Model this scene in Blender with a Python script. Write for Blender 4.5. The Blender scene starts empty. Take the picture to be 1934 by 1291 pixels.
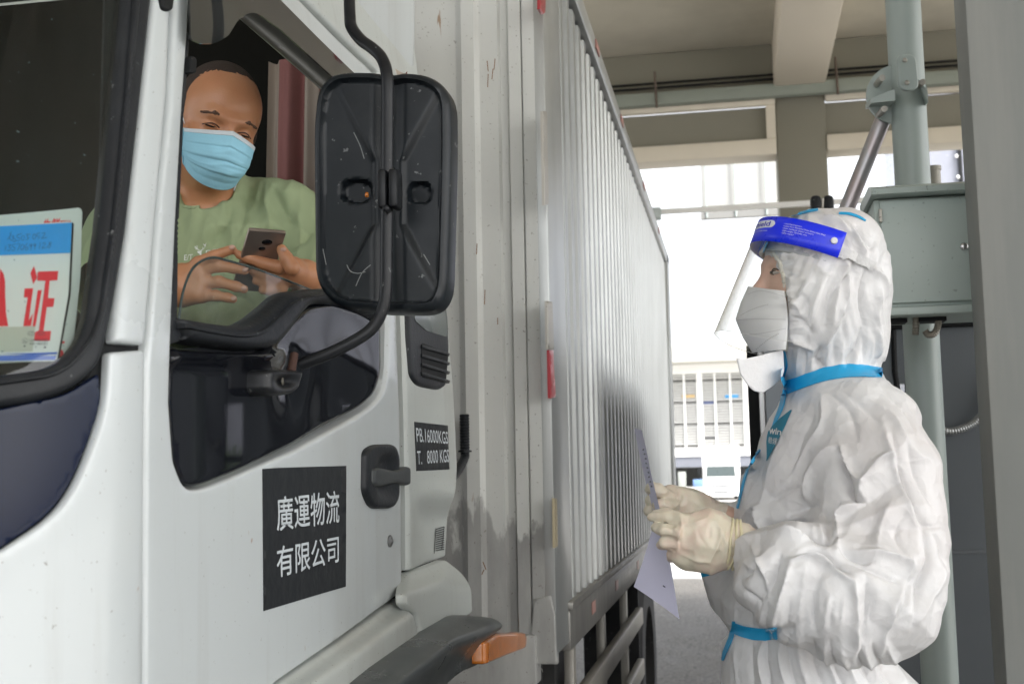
import bpy, math, random
import numpy as np
from mathutils import Vector, Matrix
from mathutils.bvhtree import BVHTree
from mathutils.geometry import delaunay_2d_cdt
scene = bpy.context.scene
COL = scene.collection
R = math.radians
random.seed(7)
# ------------------------------------------------------------------ camera
CAMZ = 1.5
FPX = 2270.0
YAW, PITCH, ROLL = R(10.56), math.atan(246/FPX), 0.018
fwd = Vector((-math.sin(YAW)*math.cos(PITCH), math.cos(YAW)*math.cos(PITCH), math.sin(PITCH)))
right0 = Vector((math.cos(YAW), math.sin(YAW), 0))
up0 = right0.cross(fwd)
rgt = right0*math.cos(ROLL) - up0*math.sin(ROLL)
upv = up0*math.cos(ROLL) + right0*math.sin(ROLL)
cd = bpy.data.cameras.new('camera'); cam = bpy.data.objects.new('camera', cd); COL.objects.link(cam)
mw = Matrix((rgt, upv, -fwd)).transposed().to_4x4(); mw.translation = Vector((0, 0, CAMZ)); cam.matrix_world = mw
cd.lens = FPX/1934*36; cd.sensor_width = 36; cd.clip_start = .02; cd.clip_end = 2000
cd.dof.use_dof = True; cd.dof.focus_distance = 2.0; cd.dof.aperture_fstop = 9.0
scene.camera = cam
# ------------------------------------------------------------------ world, sun, exposure (bright overcast)
w = bpy.data.worlds.new('World'); scene.world = w; w.use_nodes = True
nt = w.node_tree; bg = nt.nodes['Background']
sky = nt.nodes.new('ShaderNodeTexSky'); sky.sky_type = 'NISHITA'; sky.sun_disc = False
SUN_EL, SUN_AZ = R(50), R(125)      # azimuth clockwise from +Y
sky.sun_elevation = SUN_EL; sky.sun_rotation = SUN_AZ; sky.air_density = 1.0; sky.dust_density = 4.0
hs = nt.nodes.new('ShaderNodeHueSaturation'); hs.inputs['Saturation'].default_value = .22
nt.links.new(sky.outputs[0], hs.inputs['Color']); nt.links.new(hs.outputs[0], bg.inputs[0]); bg.inputs[1].default_value = .15
sd = bpy.data.lights.new('sun', 'SUN'); sd.energy = 1.5; sd.angle = R(12); sd.color = (1, .96, .9)
sun = bpy.data.objects.new('sun', sd); COL.objects.link(sun)
sdir = Vector((math.sin(SUN_AZ)*math.cos(SUN_EL), math.cos(SUN_AZ)*math.cos(SUN_EL), math.sin(SUN_EL)))
sun.rotation_euler = sdir.to_track_quat('Z', 'Y').to_euler(); sun.location = (3, -3, 8)
scene.view_settings.view_transform = 'Standard'; scene.view_settings.look = 'None'
scene.view_settings.exposure = 2.0; scene.view_settings.gamma = 1; scene.view_settings.use_curve_mapping = False
scene.render.engine = 'CYCLES'
scene.cycles.max_bounces = 8; scene.cycles.transparent_max_bounces = 12; scene.cycles.sample_clamp_indirect = 6
# ------------------------------------------------------------------ helpers: rays
O = np.array([0, 0, CAMZ]); FW, RG, UP = (np.array(v) for v in (fwd, rgt, upv))
def rays(px, py):
    px = np.atleast_1d(np.asarray(px, float)); py = np.atleast_1d(np.asarray(py, float))
    return FW[None] + ((px-967)/FPX)[:, None]*RG + ((645.5-py)/FPX)[:, None]*UP
def D(px, py, d): return Vector(O + rays(px, py)[0]*d)          # point at depth d
def proj(P):
    Q = P - O; z = Q@FW; return 967+FPX*(Q@RG)/z, 645.5-FPX*(Q@UP)/z, z
def plane(axis, c):
    n = np.zeros(3); n[axis] = 1
    def f(px, py):
        d = rays(px, py); t = (c-O[axis])/d[:, axis]; N = np.tile(n, (len(d), 1))
        N *= -np.sign(np.sum(N*d, 1))[:, None]
        return O+d*t[:, None], N
    return f
def depthsurf(fn):                                            # fn(px,py)->depth along the view
    def P_(px, py): return O + rays(px, py)*np.asarray(fn(px, py))[:, None]
    def f(px, py):
        px = np.atleast_1d(np.asarray(px, float)); py = np.atleast_1d(np.asarray(py, float))
        p = P_(px, py); n = np.cross(P_(px, py+2)-p, P_(px+2, py)-p); n /= np.linalg.norm(n, axis=1)[:, None]
        return p, n
    return f
def sstep(a, b, x): t = np.clip((x-a)/(b-a), 0, 1); return t*t*(3-2*t)
RC = .2
def cabF(P):
    z = P[:, 2]; xs = -.6 - .10*np.clip((z-1.62)/.8, 0, 2)**1.5; yf = .95 + .3*np.clip(z-1.62, 0, 2) - .05*np.clip(1.62-z, 0, 1)
    dx = P[:, 0]-(xs-RC); dy = (yf+RC)-P[:, 1]
    return np.where((dx > 0) & (dy > 0), np.hypot(dx, dy)-RC, np.maximum(dx, dy)-RC)
def cab(px, py):
    d = rays(px, py); L = np.linalg.norm(d, axis=1); d = d/L[:, None]; t = np.full(len(d), .3)
    for _ in range(80): t = t + cabF(O+d*t[:, None])*.93
    P = O+d*t[:, None]; e = 1e-3
    N = np.stack([cabF(P+e*np.eye(3)[i])-cabF(P-e*np.eye(3)[i]) for i in range(3)], 1); N /= np.linalg.norm(N, axis=1)[:, None]
    return P, N
def xoff(off, base=-.6):                                      # side skin standing off() metres proud of the cab side
    def f(px, py):
        px = np.atleast_1d(np.asarray(px, float)); py = np.atleast_1d(np.asarray(py, float)); d = rays(px, py); c = base+off(px, py); t = (c-O[0])/d[:, 0]
        return O+d*t[:, None], np.tile(np.array([1., 0, 0]), (len(d), 1))
    return f
def lifted(surf, h):
    def f(px, py): p, n = surf(px, py); return p+n*h, n
    return f
# ------------------------------------------------------------------ helpers: objects
def link(name, me, m=None, parent=None):
    o = bpy.data.objects.new(name, me); COL.objects.link(o)
    if m is not None: me.materials.append(m)
    if parent is not None:
        o.parent = parent; o.matrix_parent_inverse = parent.matrix_world.inverted()
    return o
def root(name, loc, label, cat, group=None):
    o = bpy.data.objects.new(name, None); COL.objects.link(o); o.location = loc; o.empty_display_size = .1
    o['label'] = label; o['category'] = cat
    if group: o['group'] = group
    bpy.context.view_layer.update(); return o
def tag(o, label, cat, group=None):
    o['label'] = label; o['category'] = cat
    if group: o['group'] = group
    return o
def kind(o, k): o['kind'] = k; return o
def mesh(name, V, F, m=None, parent=None, smooth=True, angle=None):
    me = bpy.data.meshes.new(name); me.from_pydata([tuple(map(float, v)) for v in V], [], [tuple(map(int, f)) for f in F]); me.update()
    if smooth:
        me.polygons.foreach_set('use_smooth', [True]*len(me.polygons))
        if angle: me.set_sharp_from_angle(angle=R(angle))
    return link(name, me, m, parent)
class MB:
    def __init__(s): s.V = []; s.F = []
    def add(s, V, F):
        n = len(s.V); s.V += [tuple(v) for v in V]; s.F += [tuple(i+n for i in f) for f in F]; return s
    def box(s, lo, hi, M=None, b=0):
        x0, y0, z0 = lo; x1, y1, z1 = hi
        if b:
            C = Vector(((x0+x1)/2, (y0+y1)/2, (z0+z1)/2)); H = ((x1-x0)/2, (y1-y0)/2, (z1-z0)/2); b = min(b, min(H)*.9)
            import bmesh
            bm = bmesh.new(); bmesh.ops.create_cube(bm, size=2)
            for v in bm.verts: v.co = Vector((v.co[i]*H[i] for i in range(3)))
            bmesh.ops.bevel(bm, geom=bm.edges[:], offset=b, segments=2, affect='EDGES', profile=.5)
            V = [v.co+C for v in bm.verts]; F = [[v.index for v in f.verts] for f in bm.faces]; bm.free()
        else:
            V = [Vector(p) for p in ((x0,y0,z0),(x1,y0,z0),(x1,y1,z0),(x0,y1,z0),(x0,y0,z1),(x1,y0,z1),(x1,y1,z1),(x0,y1,z1))]
            F = [(0,3,2,1),(4,5,6,7),(0,1,5,4),(1,2,6,5),(2,3,7,6),(3,0,4,7)]
        if M is not None: V = [M@v for v in V]
        return s.add(V, F)
    def tube(s, pts, r, n=12, cap=True, closed=False):
        pts = [Vector(p) for p in pts]; k = len(pts); rr = r if hasattr(r, '__len__') else [r]*k
        T = []
        for i in range(k):
            a = pts[(i-1) % k] if (closed or i) else pts[i]; b = pts[(i+1) % k] if (closed or i < k-1) else pts[i]
            T.append((b-a).normalized())
        u = T[0].orthogonal().normalized(); V = []
        for i in range(k):
            u = (u - T[i]*u.dot(T[i])).normalized(); v = T[i].cross(u)
            for j in range(n):
                a = 2*math.pi*j/n; V.append(pts[i]+(u*math.cos(a)+v*math.sin(a))*rr[i])
        F = []
        for i in range(k if closed else k-1):
            for j in range(n):
                a = i*n+j; b = i*n+(j+1) % n; c = ((i+1) % k)*n; F.append((a, b, c+(j+1) % n, c+j))
        if cap and not closed: F += [tuple(reversed(range(n))), tuple(range((k-1)*n, k*n))]
        return s.add(V, F)
    def prism(s, poly, ax, d):                                 # poly of 3-D points, extruded by vector d
        n = len(poly); V = [Vector(p) for p in poly]; V += [v+Vector(d) for v in V]
        F = [tuple(reversed(range(n))), tuple(range(n, 2*n))]+[(i, (i+1) % n, n+(i+1) % n, n+i) for i in range(n)]
        return s.add(V, F)
    def ell(s, c, r, M=None, nu=16, nv=10):
        V = []; F = []
        for i in range(nv+1):
            for j in range(nu):
                a = math.pi*i/nv; b = 2*math.pi*j/nu
                p = Vector((r[0]*math.sin(a)*math.cos(b), r[1]*math.sin(a)*math.sin(b), r[2]*math.cos(a)))
                V.append((M@p if M is not None else p)+Vector(c))
        for i in range(nv):
            for j in range(nu): F.append((i*nu+j, (i+1)*nu+j, (i+1)*nu+(j+1) % nu, i*nu+(j+1) % nu))
        return s.add(V, F)
    def build(s, name, m=None, parent=None, smooth=True, angle=35): return mesh(name, s.V, s.F, m, parent, smooth, angle)
def spline(pts, n=8, closed=False):
    P = [np.array(p, float) for p in pts]; k = len(P); out = []
    for i in range(k if closed else k-1):
        g = lambda j: P[j % k] if closed else P[min(max(j, 0), k-1)]
        a, b, c, d = g(i-1), g(i), g(i+1), g(i+2)
        for q in range(n):
            t = q/n; out.append(.5*((2*b)+(c-a)*t+(2*a-5*b+4*c-d)*t*t+(3*b-a-3*c+d)*t**3))
    if not closed: out.append(P[-1])
    return out
def rc(pts, r=12, n=5):                                       # round the corners of a closed polygon
    out = []; k = len(pts)
    for i in range(k):
        p = np.array(pts[i][:2], float); a = np.array(pts[i-1][:2], float); b = np.array(pts[(i+1) % k][:2], float)
        q = pts[i][2] if len(pts[i]) > 2 else r
        la, lb = np.linalg.norm(a-p), np.linalg.norm(b-p); ra = min(q, la*.45); rb = min(q, lb*.45)
        if ra < .3: out.append(p); continue
        A = p+(a-p)/la*ra; B = p+(b-p)/lb*rb
        for j in range(n+1):
            t = j/n; out.append((1-t)**2*A+2*t*(1-t)*p+t*t*B)
    return out
def resample(pts, step, closed=True):
    out = []; k = len(pts)
    for i in range(k if closed else k-1):
        a = np.array(pts[i], float); b = np.array(pts[(i+1) % k], float); L = np.linalg.norm(b-a); m = max(1, int(math.ceil(L/step)))
        for j in range(m): out.append(a+(b-a)*j/m)
    if not closed: out.append(np.array(pts[-1], float))
    return out
def inside(poly, X, Y):
    c = np.zeros(len(X), bool); n = len(poly); j = n-1
    for i in range(n):
        xi, yi = poly[i][0], poly[i][1]; xj, yj = poly[j][0], poly[j][1]
        if yi != yj:
            c ^= ((yi > Y) != (yj > Y)) & (X < (xj-xi)*(Y-yi)/(yj-yi)+xi)
        j = i
    return c
def polydist(poly, X, Y, closed=True):
    d = np.full(len(X), 1e9); n = len(poly)
    for i in range(n if closed else n-1):
        a = np.array(poly[i][:2], float); b = np.array(poly[(i+1) % n][:2], float); ab = b-a; L = max(ab@ab, 1e-9)
        t = np.clip(((X-a[0])*ab[0]+(Y-a[1])*ab[1])/L, 0, 1); d = np.minimum(d, np.hypot(X-a[0]-t*ab[0], Y-a[1]-t*ab[1]))
    return d
def panel(name, pts, surf, m, parent=None, thick=.004, lift=0, bev=0, bevd=.003, step=30, holes=(), off=None, smooth=True, angle=50):
    """pressed sheet: an outline given in photo pixels, laid on a real surface, with thickness and rolled edges"""
    loops = [resample(pts, step)]+[resample(h, step) for h in holes]; V2 = []; E = []
    for lp in loops:
        n0 = len(V2); V2 += [tuple(p[:2]) for p in lp]; E += [(n0+i, n0+(i+1) % len(lp)) for i in range(len(lp))]
    A = np.array(V2); x0, y0 = A.min(0); x1, y1 = A.max(0)
    def isin(X, Y):
        k = inside(loops[0], X, Y)
        for h in loops[1:]: k &= ~inside(h, X, Y)
        return k
    def edged(X, Y):
        d = polydist(loops[0], X, Y)
        for h in loops[1:]: d = np.minimum(d, polydist(h, X, Y))
        return d
    ex = []
    if bev:
        for li, lp in enumerate(loops):
            L = np.array(lp); Tn = np.roll(L, -1, 0)-np.roll(L, 1, 0); Tn /= np.linalg.norm(Tn, axis=1)[:, None]+1e-9; Nn = np.stack([-Tn[:, 1], Tn[:, 0]], 1)
            for f in (.3, .65, 1.0):
                for sg in (1, -1):
                    Q = L+Nn*sg*bev*f; ok = isin(Q[:, 0], Q[:, 1]); ok &= edged(Q[:, 0], Q[:, 1]) > bev*f*.9; ex += [tuple(q) for q in Q[ok]]
    gx, gy = np.meshgrid(np.arange(x0+step/2, x1, step), np.arange(y0+step/2, y1, step)); gx = gx.ravel(); gy = gy.ravel()
    if len(gx):
        ok = isin(gx, gy) & (edged(gx, gy) > max(bev*1.15, step*.35)); ex += list(zip(gx[ok], gy[ok]))
    V2 += ex
    r = delaunay_2d_cdt([Vector((float(a), float(b))) for a, b in V2], E, [], 0, 1e-4, False)
    P2 = np.array([tuple(v) for v in r[0]]); T = np.array([f for f in r[2] if len(f) == 3])
    C = P2[T].mean(1); T = T[isin(C[:, 0], C[:, 1])]
    d = edged(P2[:, 0], P2[:, 1]); P, N = surf(P2[:, 0], P2[:, 1])
    h = np.full(len(P2), float(lift))
    if bev: u = np.clip(d/bev, 0, 1); h -= bevd*(1-np.sqrt(np.clip(1-(1-u)**2, 0, 1)))
    if off is not None: h += off(P2[:, 0], P2[:, 1])
    top = P+N*h[:, None]; bot = top-N*thick; n = len(P2)
    # orient so that the faces look along N
    a, b, c = (top[T[:, i]] for i in range(3)); s = np.sum(np.cross(b-a, c-a)*N[T[:, 0]], 1).sum()
    if s < 0: T = T[:, ::-1]
    from collections import Counter
    cnt = Counter(); 
    for t in T:
        for i in range(3): cnt[(min(t[i], t[(i+1) % 3]), max(t[i], t[(i+1) % 3]))] += 1
    F = [tuple(t) for t in T]
    if thick:
        F += [tuple(n+i for i in reversed(t)) for t in T]
        for t in T:
            for i in range(3):
                p, q = t[i], t[(i+1) % 3]
                if cnt[(min(p, q), max(p, q))] == 1: F.append((q, p, n+p, n+q))
        V = np.vstack([top, bot])
    else: V = top
    return mesh(name, V, F, m, parent, smooth, angle)
def textmesh(body, bold=0, spacing=1.0, mono=False):
    c = bpy.data.curves.new('text', 'FONT'); c.body = body; c.offset = bold; c.space_character = spacing; c.resolution_u = 3
    o = bpy.data.objects.new('text', c); COL.objects.link(o); dg = bpy.context.evaluated_depsgraph_get()
    me = bpy.data.meshes.new_from_object(o.evaluated_get(dg)); bpy.data.objects.remove(o); bpy.data.curves.remove(c)
    V = np.array([v.co[:] for v in me.vertices]); F = [tuple(p.vertices) for p in me.polygons]; bpy.data.meshes.remove(me); return V, F
def text(body, quad, surf, m, parent, lift=.001, bold=0, name='lettering', skew=0, spacing=1.0, clip=None, px_map=False):
    """lettering fitted to the quad (top-left, top-right, bottom-right, bottom-left; photo pixels) on a surface"""
    V, F = textmesh(body, bold, spacing); lo, hi = V.min(0), V.max(0)
    u = (V[:, 0]-lo[0])/(hi[0]-lo[0]); v = (hi[1]-V[:, 1])/(hi[1]-lo[1]); u = u+skew*(1-v)
    q = np.array(quad, float)
    if px_map:
        X = [(1-u)*(1-v)*q[0, i]+u*(1-v)*q[1, i]+u*v*q[2, i]+(1-u)*v*q[3, i] for i in range(2)]; P, N = surf(X[0], X[1])
    else:
        Q, NN = surf(q[:, 0], q[:, 1]); P = ((1-u)*(1-v))[:, None]*Q[0]+(u*(1-v))[:, None]*Q[1]+(u*v)[:, None]*Q[2]+((1-u)*v)[:, None]*Q[3]; N = np.tile(NN.mean(0), (len(P), 1))
    P = P+N*lift
    a, b, c = P[F[0][0]], P[F[0][1]], P[F[0][2]]
    if np.dot(np.cross(b-a, c-a), N[0]) < 0: F = [tuple(reversed(f)) for f in F]
    return mesh(name, P, F, m, parent, False)
def strokes(lines, surf, m, parent, w=1.2, lift=.001, name='marking'):
    """pen strokes: thin ribbons along pixel polylines on a surface"""
    mb = MB()
    for ln in lines:
        P = np.array(ln, float); T = np.gradient(P, axis=0) if len(P) > 2 else np.tile(P[-1]-P[0], (len(P), 1)); T /= np.linalg.norm(T, axis=1)[:, None]+1e-9
        N2 = np.stack([-T[:, 1], T[:, 0]], 1)*w/2; A, n = surf((P+N2)[:, 0], (P+N2)[:, 1]); B, n2 = surf((P-N2)[:, 0], (P-N2)[:, 1]); A = A+n*lift; B = B+n2*lift
        k = len(P); mb.add([tuple(x) for x in np.vstack([A, B])], [(i, i+1, k+i+1, k+i) for i in range(k-1)])
    return mb.build(name, m, parent, smooth=False)
# ------------------------------------------------------------------ materials
MC = {}
def mat(name, col, rough=.5, metal=0, var=.06, vs=6, bump=0, bs=40, spec=.5, rv=.08, coat=0, trans=0, extra=None, bdist=.02, sss=0):
    if name in MC: return MC[name]
    m = bpy.data.materials.new(name); m.use_nodes = True; N = m.node_tree.nodes; L = m.node_tree.links; b = N['Principled BSDF']
    tc = N.new('ShaderNodeTexCoord'); no = N.new('ShaderNodeTexNoise'); no.inputs['Scale'].default_value = vs; no.inputs['Detail'].default_value = 6; no.inputs['Roughness'].default_value = .6
    L.new(tc.outputs['Object'], no.inputs['Vector'])
    mx = N.new('ShaderNodeMix'); mx.data_type = 'RGBA'; c = Vector(col)
    mx.inputs[6].default_value = (*(c*(1-var)), 1); mx.inputs[7].default_value = (*[min(1, x) for x in c*(1+var)], 1)
    L.new(no.outputs[0], mx.inputs[0]); col_out = mx.outputs[2]
    mr = N.new('ShaderNodeMapRange'); mr.inputs[3].default_value = max(0.02, rough-rv); mr.inputs[4].default_value = min(1, rough+rv); L.new(no.outputs[0], mr.inputs[0])
    L.new(mr.outputs[0], b.inputs['Roughness']); b.inputs['Metallic'].default_value = metal; b.inputs['Specular IOR Level'].default_value = spec
    b.inputs['Coat Weight'].default_value = coat; b.inputs['Coat Roughness'].default_value = .08; b.inputs['Transmission Weight'].default_value = trans
    if sss: b.inputs['Subsurface Weight'].default_value = sss; b.inputs['Subsurface Radius'].default_value = (.012, .005, .003); b.inputs['Subsurface Scale'].default_value = .6
    if extra: col_out = extra(N, L, tc, col_out, b) or col_out
    L.new(col_out, b.inputs['Base Color'])
    if bump:
        n2 = N.new('ShaderNodeTexNoise'); n2.inputs['Scale'].default_value = bs; n2.inputs['Detail'].default_value = 5; L.new(tc.outputs['Object'], n2.inputs['Vector'])
        bp = N.new('ShaderNodeBump'); bp.inputs['Strength'].default_value = bump; bp.inputs['Distance'].default_value = bdist; L.new(n2.outputs[0], bp.inputs['Height'])
        L.new(bp.outputs[0], b.inputs['Normal'])
    MC[name] = m; return m
def mixc(N, L, fac, a, colr):
    x = N.new('ShaderNodeMix'); x.data_type = 'RGBA'; L.new(fac, x.inputs[0]); L.new(a, x.inputs[6])
    if hasattr(colr, 'links'): L.new(colr, x.inputs[7])
    else: x.inputs[7].default_value = (*colr, 1)
    return x.outputs[2]
def thr(N, L, tc, scale, lo, hi, detail=5, stretch=None, rough=.6, off=(0, 0, 0)):
    mp = N.new('ShaderNodeMapping'); L.new(tc.outputs['Object'], mp.inputs[0]); mp.inputs['Location'].default_value = off
    if stretch: mp.inputs['Scale'].default_value = stretch
    n = N.new('ShaderNodeTexNoise'); n.inputs['Scale'].default_value = scale; n.inputs['Detail'].default_value = detail; n.inputs['Roughness'].default_value = rough; L.new(mp.outputs[0], n.inputs['Vector'])
    r = N.new('ShaderNodeMapRange'); r.inputs[1].default_value = lo; r.inputs[2].default_value = hi; L.new(n.outputs[0], r.inputs[0]); return r.outputs[0]
def math_(N, L, op, a, b):
    x = N.new('ShaderNodeMath'); x.operation = op
    for i, v in enumerate((a, b)):
        if hasattr(v, 'links'): L.new(v, x.inputs[i])
        else: x.inputs[i].default_value = v
    return x.outputs[0]
def paint_dirt(amount=1.0, rust=True):
    def f(N, L, tc, c, b):
        g = thr(N, L, tc, 3.0, .52, .8, 6, (1, 1, .35)); c = mixc(N, L, math_(N, L, 'MULTIPLY', g, .5*amount), c, (.33, .32, .29)); st = thr(N, L, tc, 30, .55, .75, 5, (1, 1, .06)); c = mixc(N, L, math_(N, L, 'MULTIPLY', st, .22*amount), c, (.30, .29, .26))
        s = thr(N, L, tc, 160, .70, .74, 2); c = mixc(N, L, math_(N, L, 'MULTIPLY', s, .7*amount), c, (.12, .10, .08))
        if rust:
            r = thr(N, L, tc, 34, .765, .79, 2, (1, 1, .5), off=(3, 1, 2)); c = mixc(N, L, r, c, (.28, .13, .04))
        sc = thr(N, L, tc, 14, .70, .73, 8, (1, 3, .25), .75, (7, 2, 5)); c = mixc(N, L, math_(N, L, 'MULTIPLY', sc, .3*amount), c, (.4, .4, .4)); return c
    return f
M = {}
M['white_paint'] = mat('cab paint', (.54, .58, .59), .30, var=.03, vs=2, coat=.6, extra=paint_dirt(.8))
M['sill_paint'] = mat('sill paint', (.48, .51, .49), .38, var=.05, vs=3, coat=.25, extra=paint_dirt(1.3))
M['gloss_black'] = mat('gloss black', (.006, .007, .010), .06, var=.3, rv=.03, coat=0, vs=4, spec=.28)
M['navy'] = mat('navy gloss', (.004, .009, .030), .07, spec=.22, var=.4, vs=3, coat=.0, rv=.08, extra=lambda N, L, tc, c, b: mixc(N, L, math_(N, L, 'MULTIPLY', thr(N, L, tc, 9, .6, .75, 6, (1, 1, .3)), .5), c, (.12, .12, .13)))
def scuffs(N, L, tc, c, b):
    c = mixc(N, L, math_(N, L, 'MULTIPLY', thr(N, L, tc, 9, .5, .8, 7), .3), c, (.05, .055, .06))
    return mixc(N, L, math_(N, L, 'MULTIPLY', thr(N, L, tc, 70, .68, .72, 3), .55), c, (.25, .26, .26))
M['rubber'] = mat('rubber seal', (.014, .016, .019), .45, spec=.28, var=.3, vs=12, bump=.2, bs=90, bdist=.003, extra=scuffs)
M['mirror_plastic'] = mat('mirror plastic', (.008, .011, .014), .36, spec=.3, var=.3, vs=10, bump=.12, bs=220, bdist=.001, extra=scuffs)
M['dark'] = mat('dark trim', (.01, .011, .012), .6, spec=.2, var=.2)
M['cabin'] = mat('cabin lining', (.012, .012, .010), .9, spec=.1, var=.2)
M['label_black'] = mat('label black', (.016, .018, .021), .42, spec=.3, var=.25, vs=20, bump=.08, bs=30)
M['label_text'] = mat('label lettering', (.55, .6, .63), .5)
M['chrome'] = mat('chrome', (.6, .6, .6), .25, 1)
M['box_white'] = None
def wipe(): pass
# ================================================================== SETTING
def concrete(N, L, tc, c, b):
    c = mixc(N, L, math_(N, L, 'MULTIPLY', thr(N, L, tc, 1.2, .45, .75, 7), .35), c, (.32, .29, .23)); return c
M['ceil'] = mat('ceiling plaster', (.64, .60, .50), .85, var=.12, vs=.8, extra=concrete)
M['beam'] = mat('beam paint', (.66, .60, .50), .8, var=.05, vs=1.5, bump=.05, bs=8)
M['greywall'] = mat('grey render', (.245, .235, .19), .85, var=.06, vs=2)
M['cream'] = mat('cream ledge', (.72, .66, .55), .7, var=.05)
M['steel_grey'] = mat('grey painted steel', (.38, .44, .42), .36, var=.05, vs=5, spec=.5)
M['cabinet'] = mat('cabinet enamel', (.44, .51, .48), .42, var=.04, vs=3, extra=lambda N, L, tc, c, b: mixc(N, L, math_(N, L, 'MULTIPLY', thr(N, L, tc, 90, .68, .72, 2), .5), c, (.18, .2, .19)))
def asphalt(N, L, tc, c, b):
    v = thr(N, L, tc, 45, .46, .62, 4); c = mixc(N, L, v, c, (.20, .19, .17)); v = thr(N, L, tc, 22, .52, .6, 3, off=(3, 3, 3)); c = mixc(N, L, math_(N, L, 'MULTIPLY', v, .6), c, (.03, .03, .027)); return mixc(N, L, math_(N, L, 'MULTIPLY', thr(N, L, tc, .8, .4, .7, 5), .5), c, (.12, .11, .10))
M['asphalt'] = mat('asphalt', (.085, .08, .072), .66, spec=.3, var=.2, vs=3, bump=.5, bs=160, bdist=.01, rv=.18, extra=asphalt)
M['concrete_yard'] = mat('pale yard concrete', (.40, .39, .37), .7, var=.06, vs=.3)
M['louvre'] = mat('white louvre', (.50, .50, .48), .6)
M['bldg'] = mat('far building paint', (.10, .10, .10), .7)
M['shade'] = mat('dark opening', (.10, .11, .12), .6)
M['white_far'] = mat('far white paint', (.8, .8, .78), .5)
M['winglass'] = mat('dark window glass', (.05, .06, .07), .12)
M['tyre'] = mat('tyre', (.03, .03, .032), .75, bump=.3, bs=60, bdist=.004, extra=scuffs)
M['galv'] = mat('galvanised rail', (.42, .40, .36), .45, .5, var=.15, vs=12, extra=paint_dirt(1.5))
M['chassis'] = mat('chassis', (.018, .018, .018), .7, var=.3)
M['red'] = mat('red reflector', (.35, .03, .04), .3)

g = kind(MB().add([(-300, -60, 0), (300, -60, 0), (300, 500, 0), (-300, 500, 0)], [(0, 1, 2, 3)]).build('ground', M['concrete_yard'], smooth=False), 'structure')
kind(MB().add([(-7, -12, .004), (7, -12, .004), (7, 17, .004), (-7, 17, .004)], [(0, 1, 2, 3)]).build('road', M['asphalt'], smooth=False), 'structure')
kind(MB().box((-.25, .9, 0), (3.2, 6.2, .2), b=.02).build('kerb_island', mat('kerb concrete', (.34, .33, .31), .8, bump=.2, bs=30)), 'structure')

# canopy over the lane
CY = 11.5
def zat(px, py, Y): return plane(1, Y)(px, py)[0][0]
cn = root('canopy', (0, CY, 0), 'high concrete canopy over the lane with cream beams and grey upstands', 'canopy')
MB().box((-9, -7, 5.56), (9, CY+.6, 5.8)).build('ceiling_slab', M['ceil'], cn)
zb = zat(1500, 172, CY)[2]
a = zat(1462, 150, CY)[0]; b_ = zat(1556, 150, CY)[0]
MB().box((a-.01, -6.9, zb), (b_, CY-.003, 5.555), b=.015).build('long_beam', M['beam'], cn)
MB().box((a-5.2, 2.7, zb), (a-4.5, CY-.003, 5.555), b=.015).build('long_beam', M['beam'], cn)
MB().box((b_+4.6, 2.7, zb), (b_+5.2, CY-.003, 5.555), b=.015).build('long_beam', M['beam'], cn)
zlo = zat(1300, 292, CY)[2]
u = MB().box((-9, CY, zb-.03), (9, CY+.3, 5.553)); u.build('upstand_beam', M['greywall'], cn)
zt = zat(1300, 200, CY)[2]
MB().box((-9, CY-.05, zt-.06), (a-.003, CY+.02, zt+.10), b=.01).box((b_+.003, CY-.05, zt-.06), (9, CY+.02, zt+.10), b=.01).build('ledge', M['cream'], cn)
z2 = zat(1300, 283, CY)[2]
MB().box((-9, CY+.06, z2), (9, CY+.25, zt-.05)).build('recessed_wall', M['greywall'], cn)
MB().box((-9, CY-.02, z2-.10), (a-.003, CY+.28, z2+.055), b=.01).box((b_+.003, CY-.02, z2-.10), (9, CY+.28, z2+.055), b=.01).box((a-.09, CY-.021, z2+.055), (a-.003, CY+.28, zt-.062)).build('lower_ledge', M['cream'], cn)
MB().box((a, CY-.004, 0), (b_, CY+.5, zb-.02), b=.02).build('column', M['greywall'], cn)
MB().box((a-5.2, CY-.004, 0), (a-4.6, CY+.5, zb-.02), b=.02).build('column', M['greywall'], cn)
# cable tray
ct = root('cable_tray', (1.6, CY-.12, zt), 'long grey green cable tray hung under the canopy upstand', 'cable tray')
MB().box((-9, CY-.19, zt-.02), (9, CY-.09, zt+.10), b=.005).build('tray', mat('tray', (.27, .30, .26), .55), ct)
MB().tube([(-9, CY-.14, zt+.16), (9, CY-.14, zt+.155)], .012, 8).tube([(-9, CY-.10, zt+.22), (9, CY-.10, zt+.21)], .012, 8).build('cable', M['dark'], ct)
for px in (1235, 1577):
    p = zat(px, 100, CY-.22); MB().tube([(p[0], CY-.22, 5.3 if px < 1300 else zt+.3), (p[0]+.01, CY-.21, zt-.06)], .012, 6).build('hanger', mat('rusty rod', (.12, .09, .07), .7), ct)
# floodlight on horizontal bar
fl = root('floodlight', zat(1238, 404, 10.5), 'small square grey floodlight on a white bar past the box top', 'floodlight')
p = Vector(zat(1238, 404, 10.5)); MB().box((p.x-.07, p.y-.04, p.z-.055), (p.x+.05, p.y+.04, p.z+.055), b=.012).build('housing', M['steel_grey'], fl)
MB().box((p.x-.06, p.y-.048, p.z-.045), (p.x+.04, p.y-.041, p.z+.045)).build('lens', mat('lamp lens', (.5, .55, .55), .2), fl)
MB().box((p.x+.03, p.y+.01, p.z-.0), (p.x+3.2, p.y+.05, p.z+.045)).build('bar', M['white_far'], fl)
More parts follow.
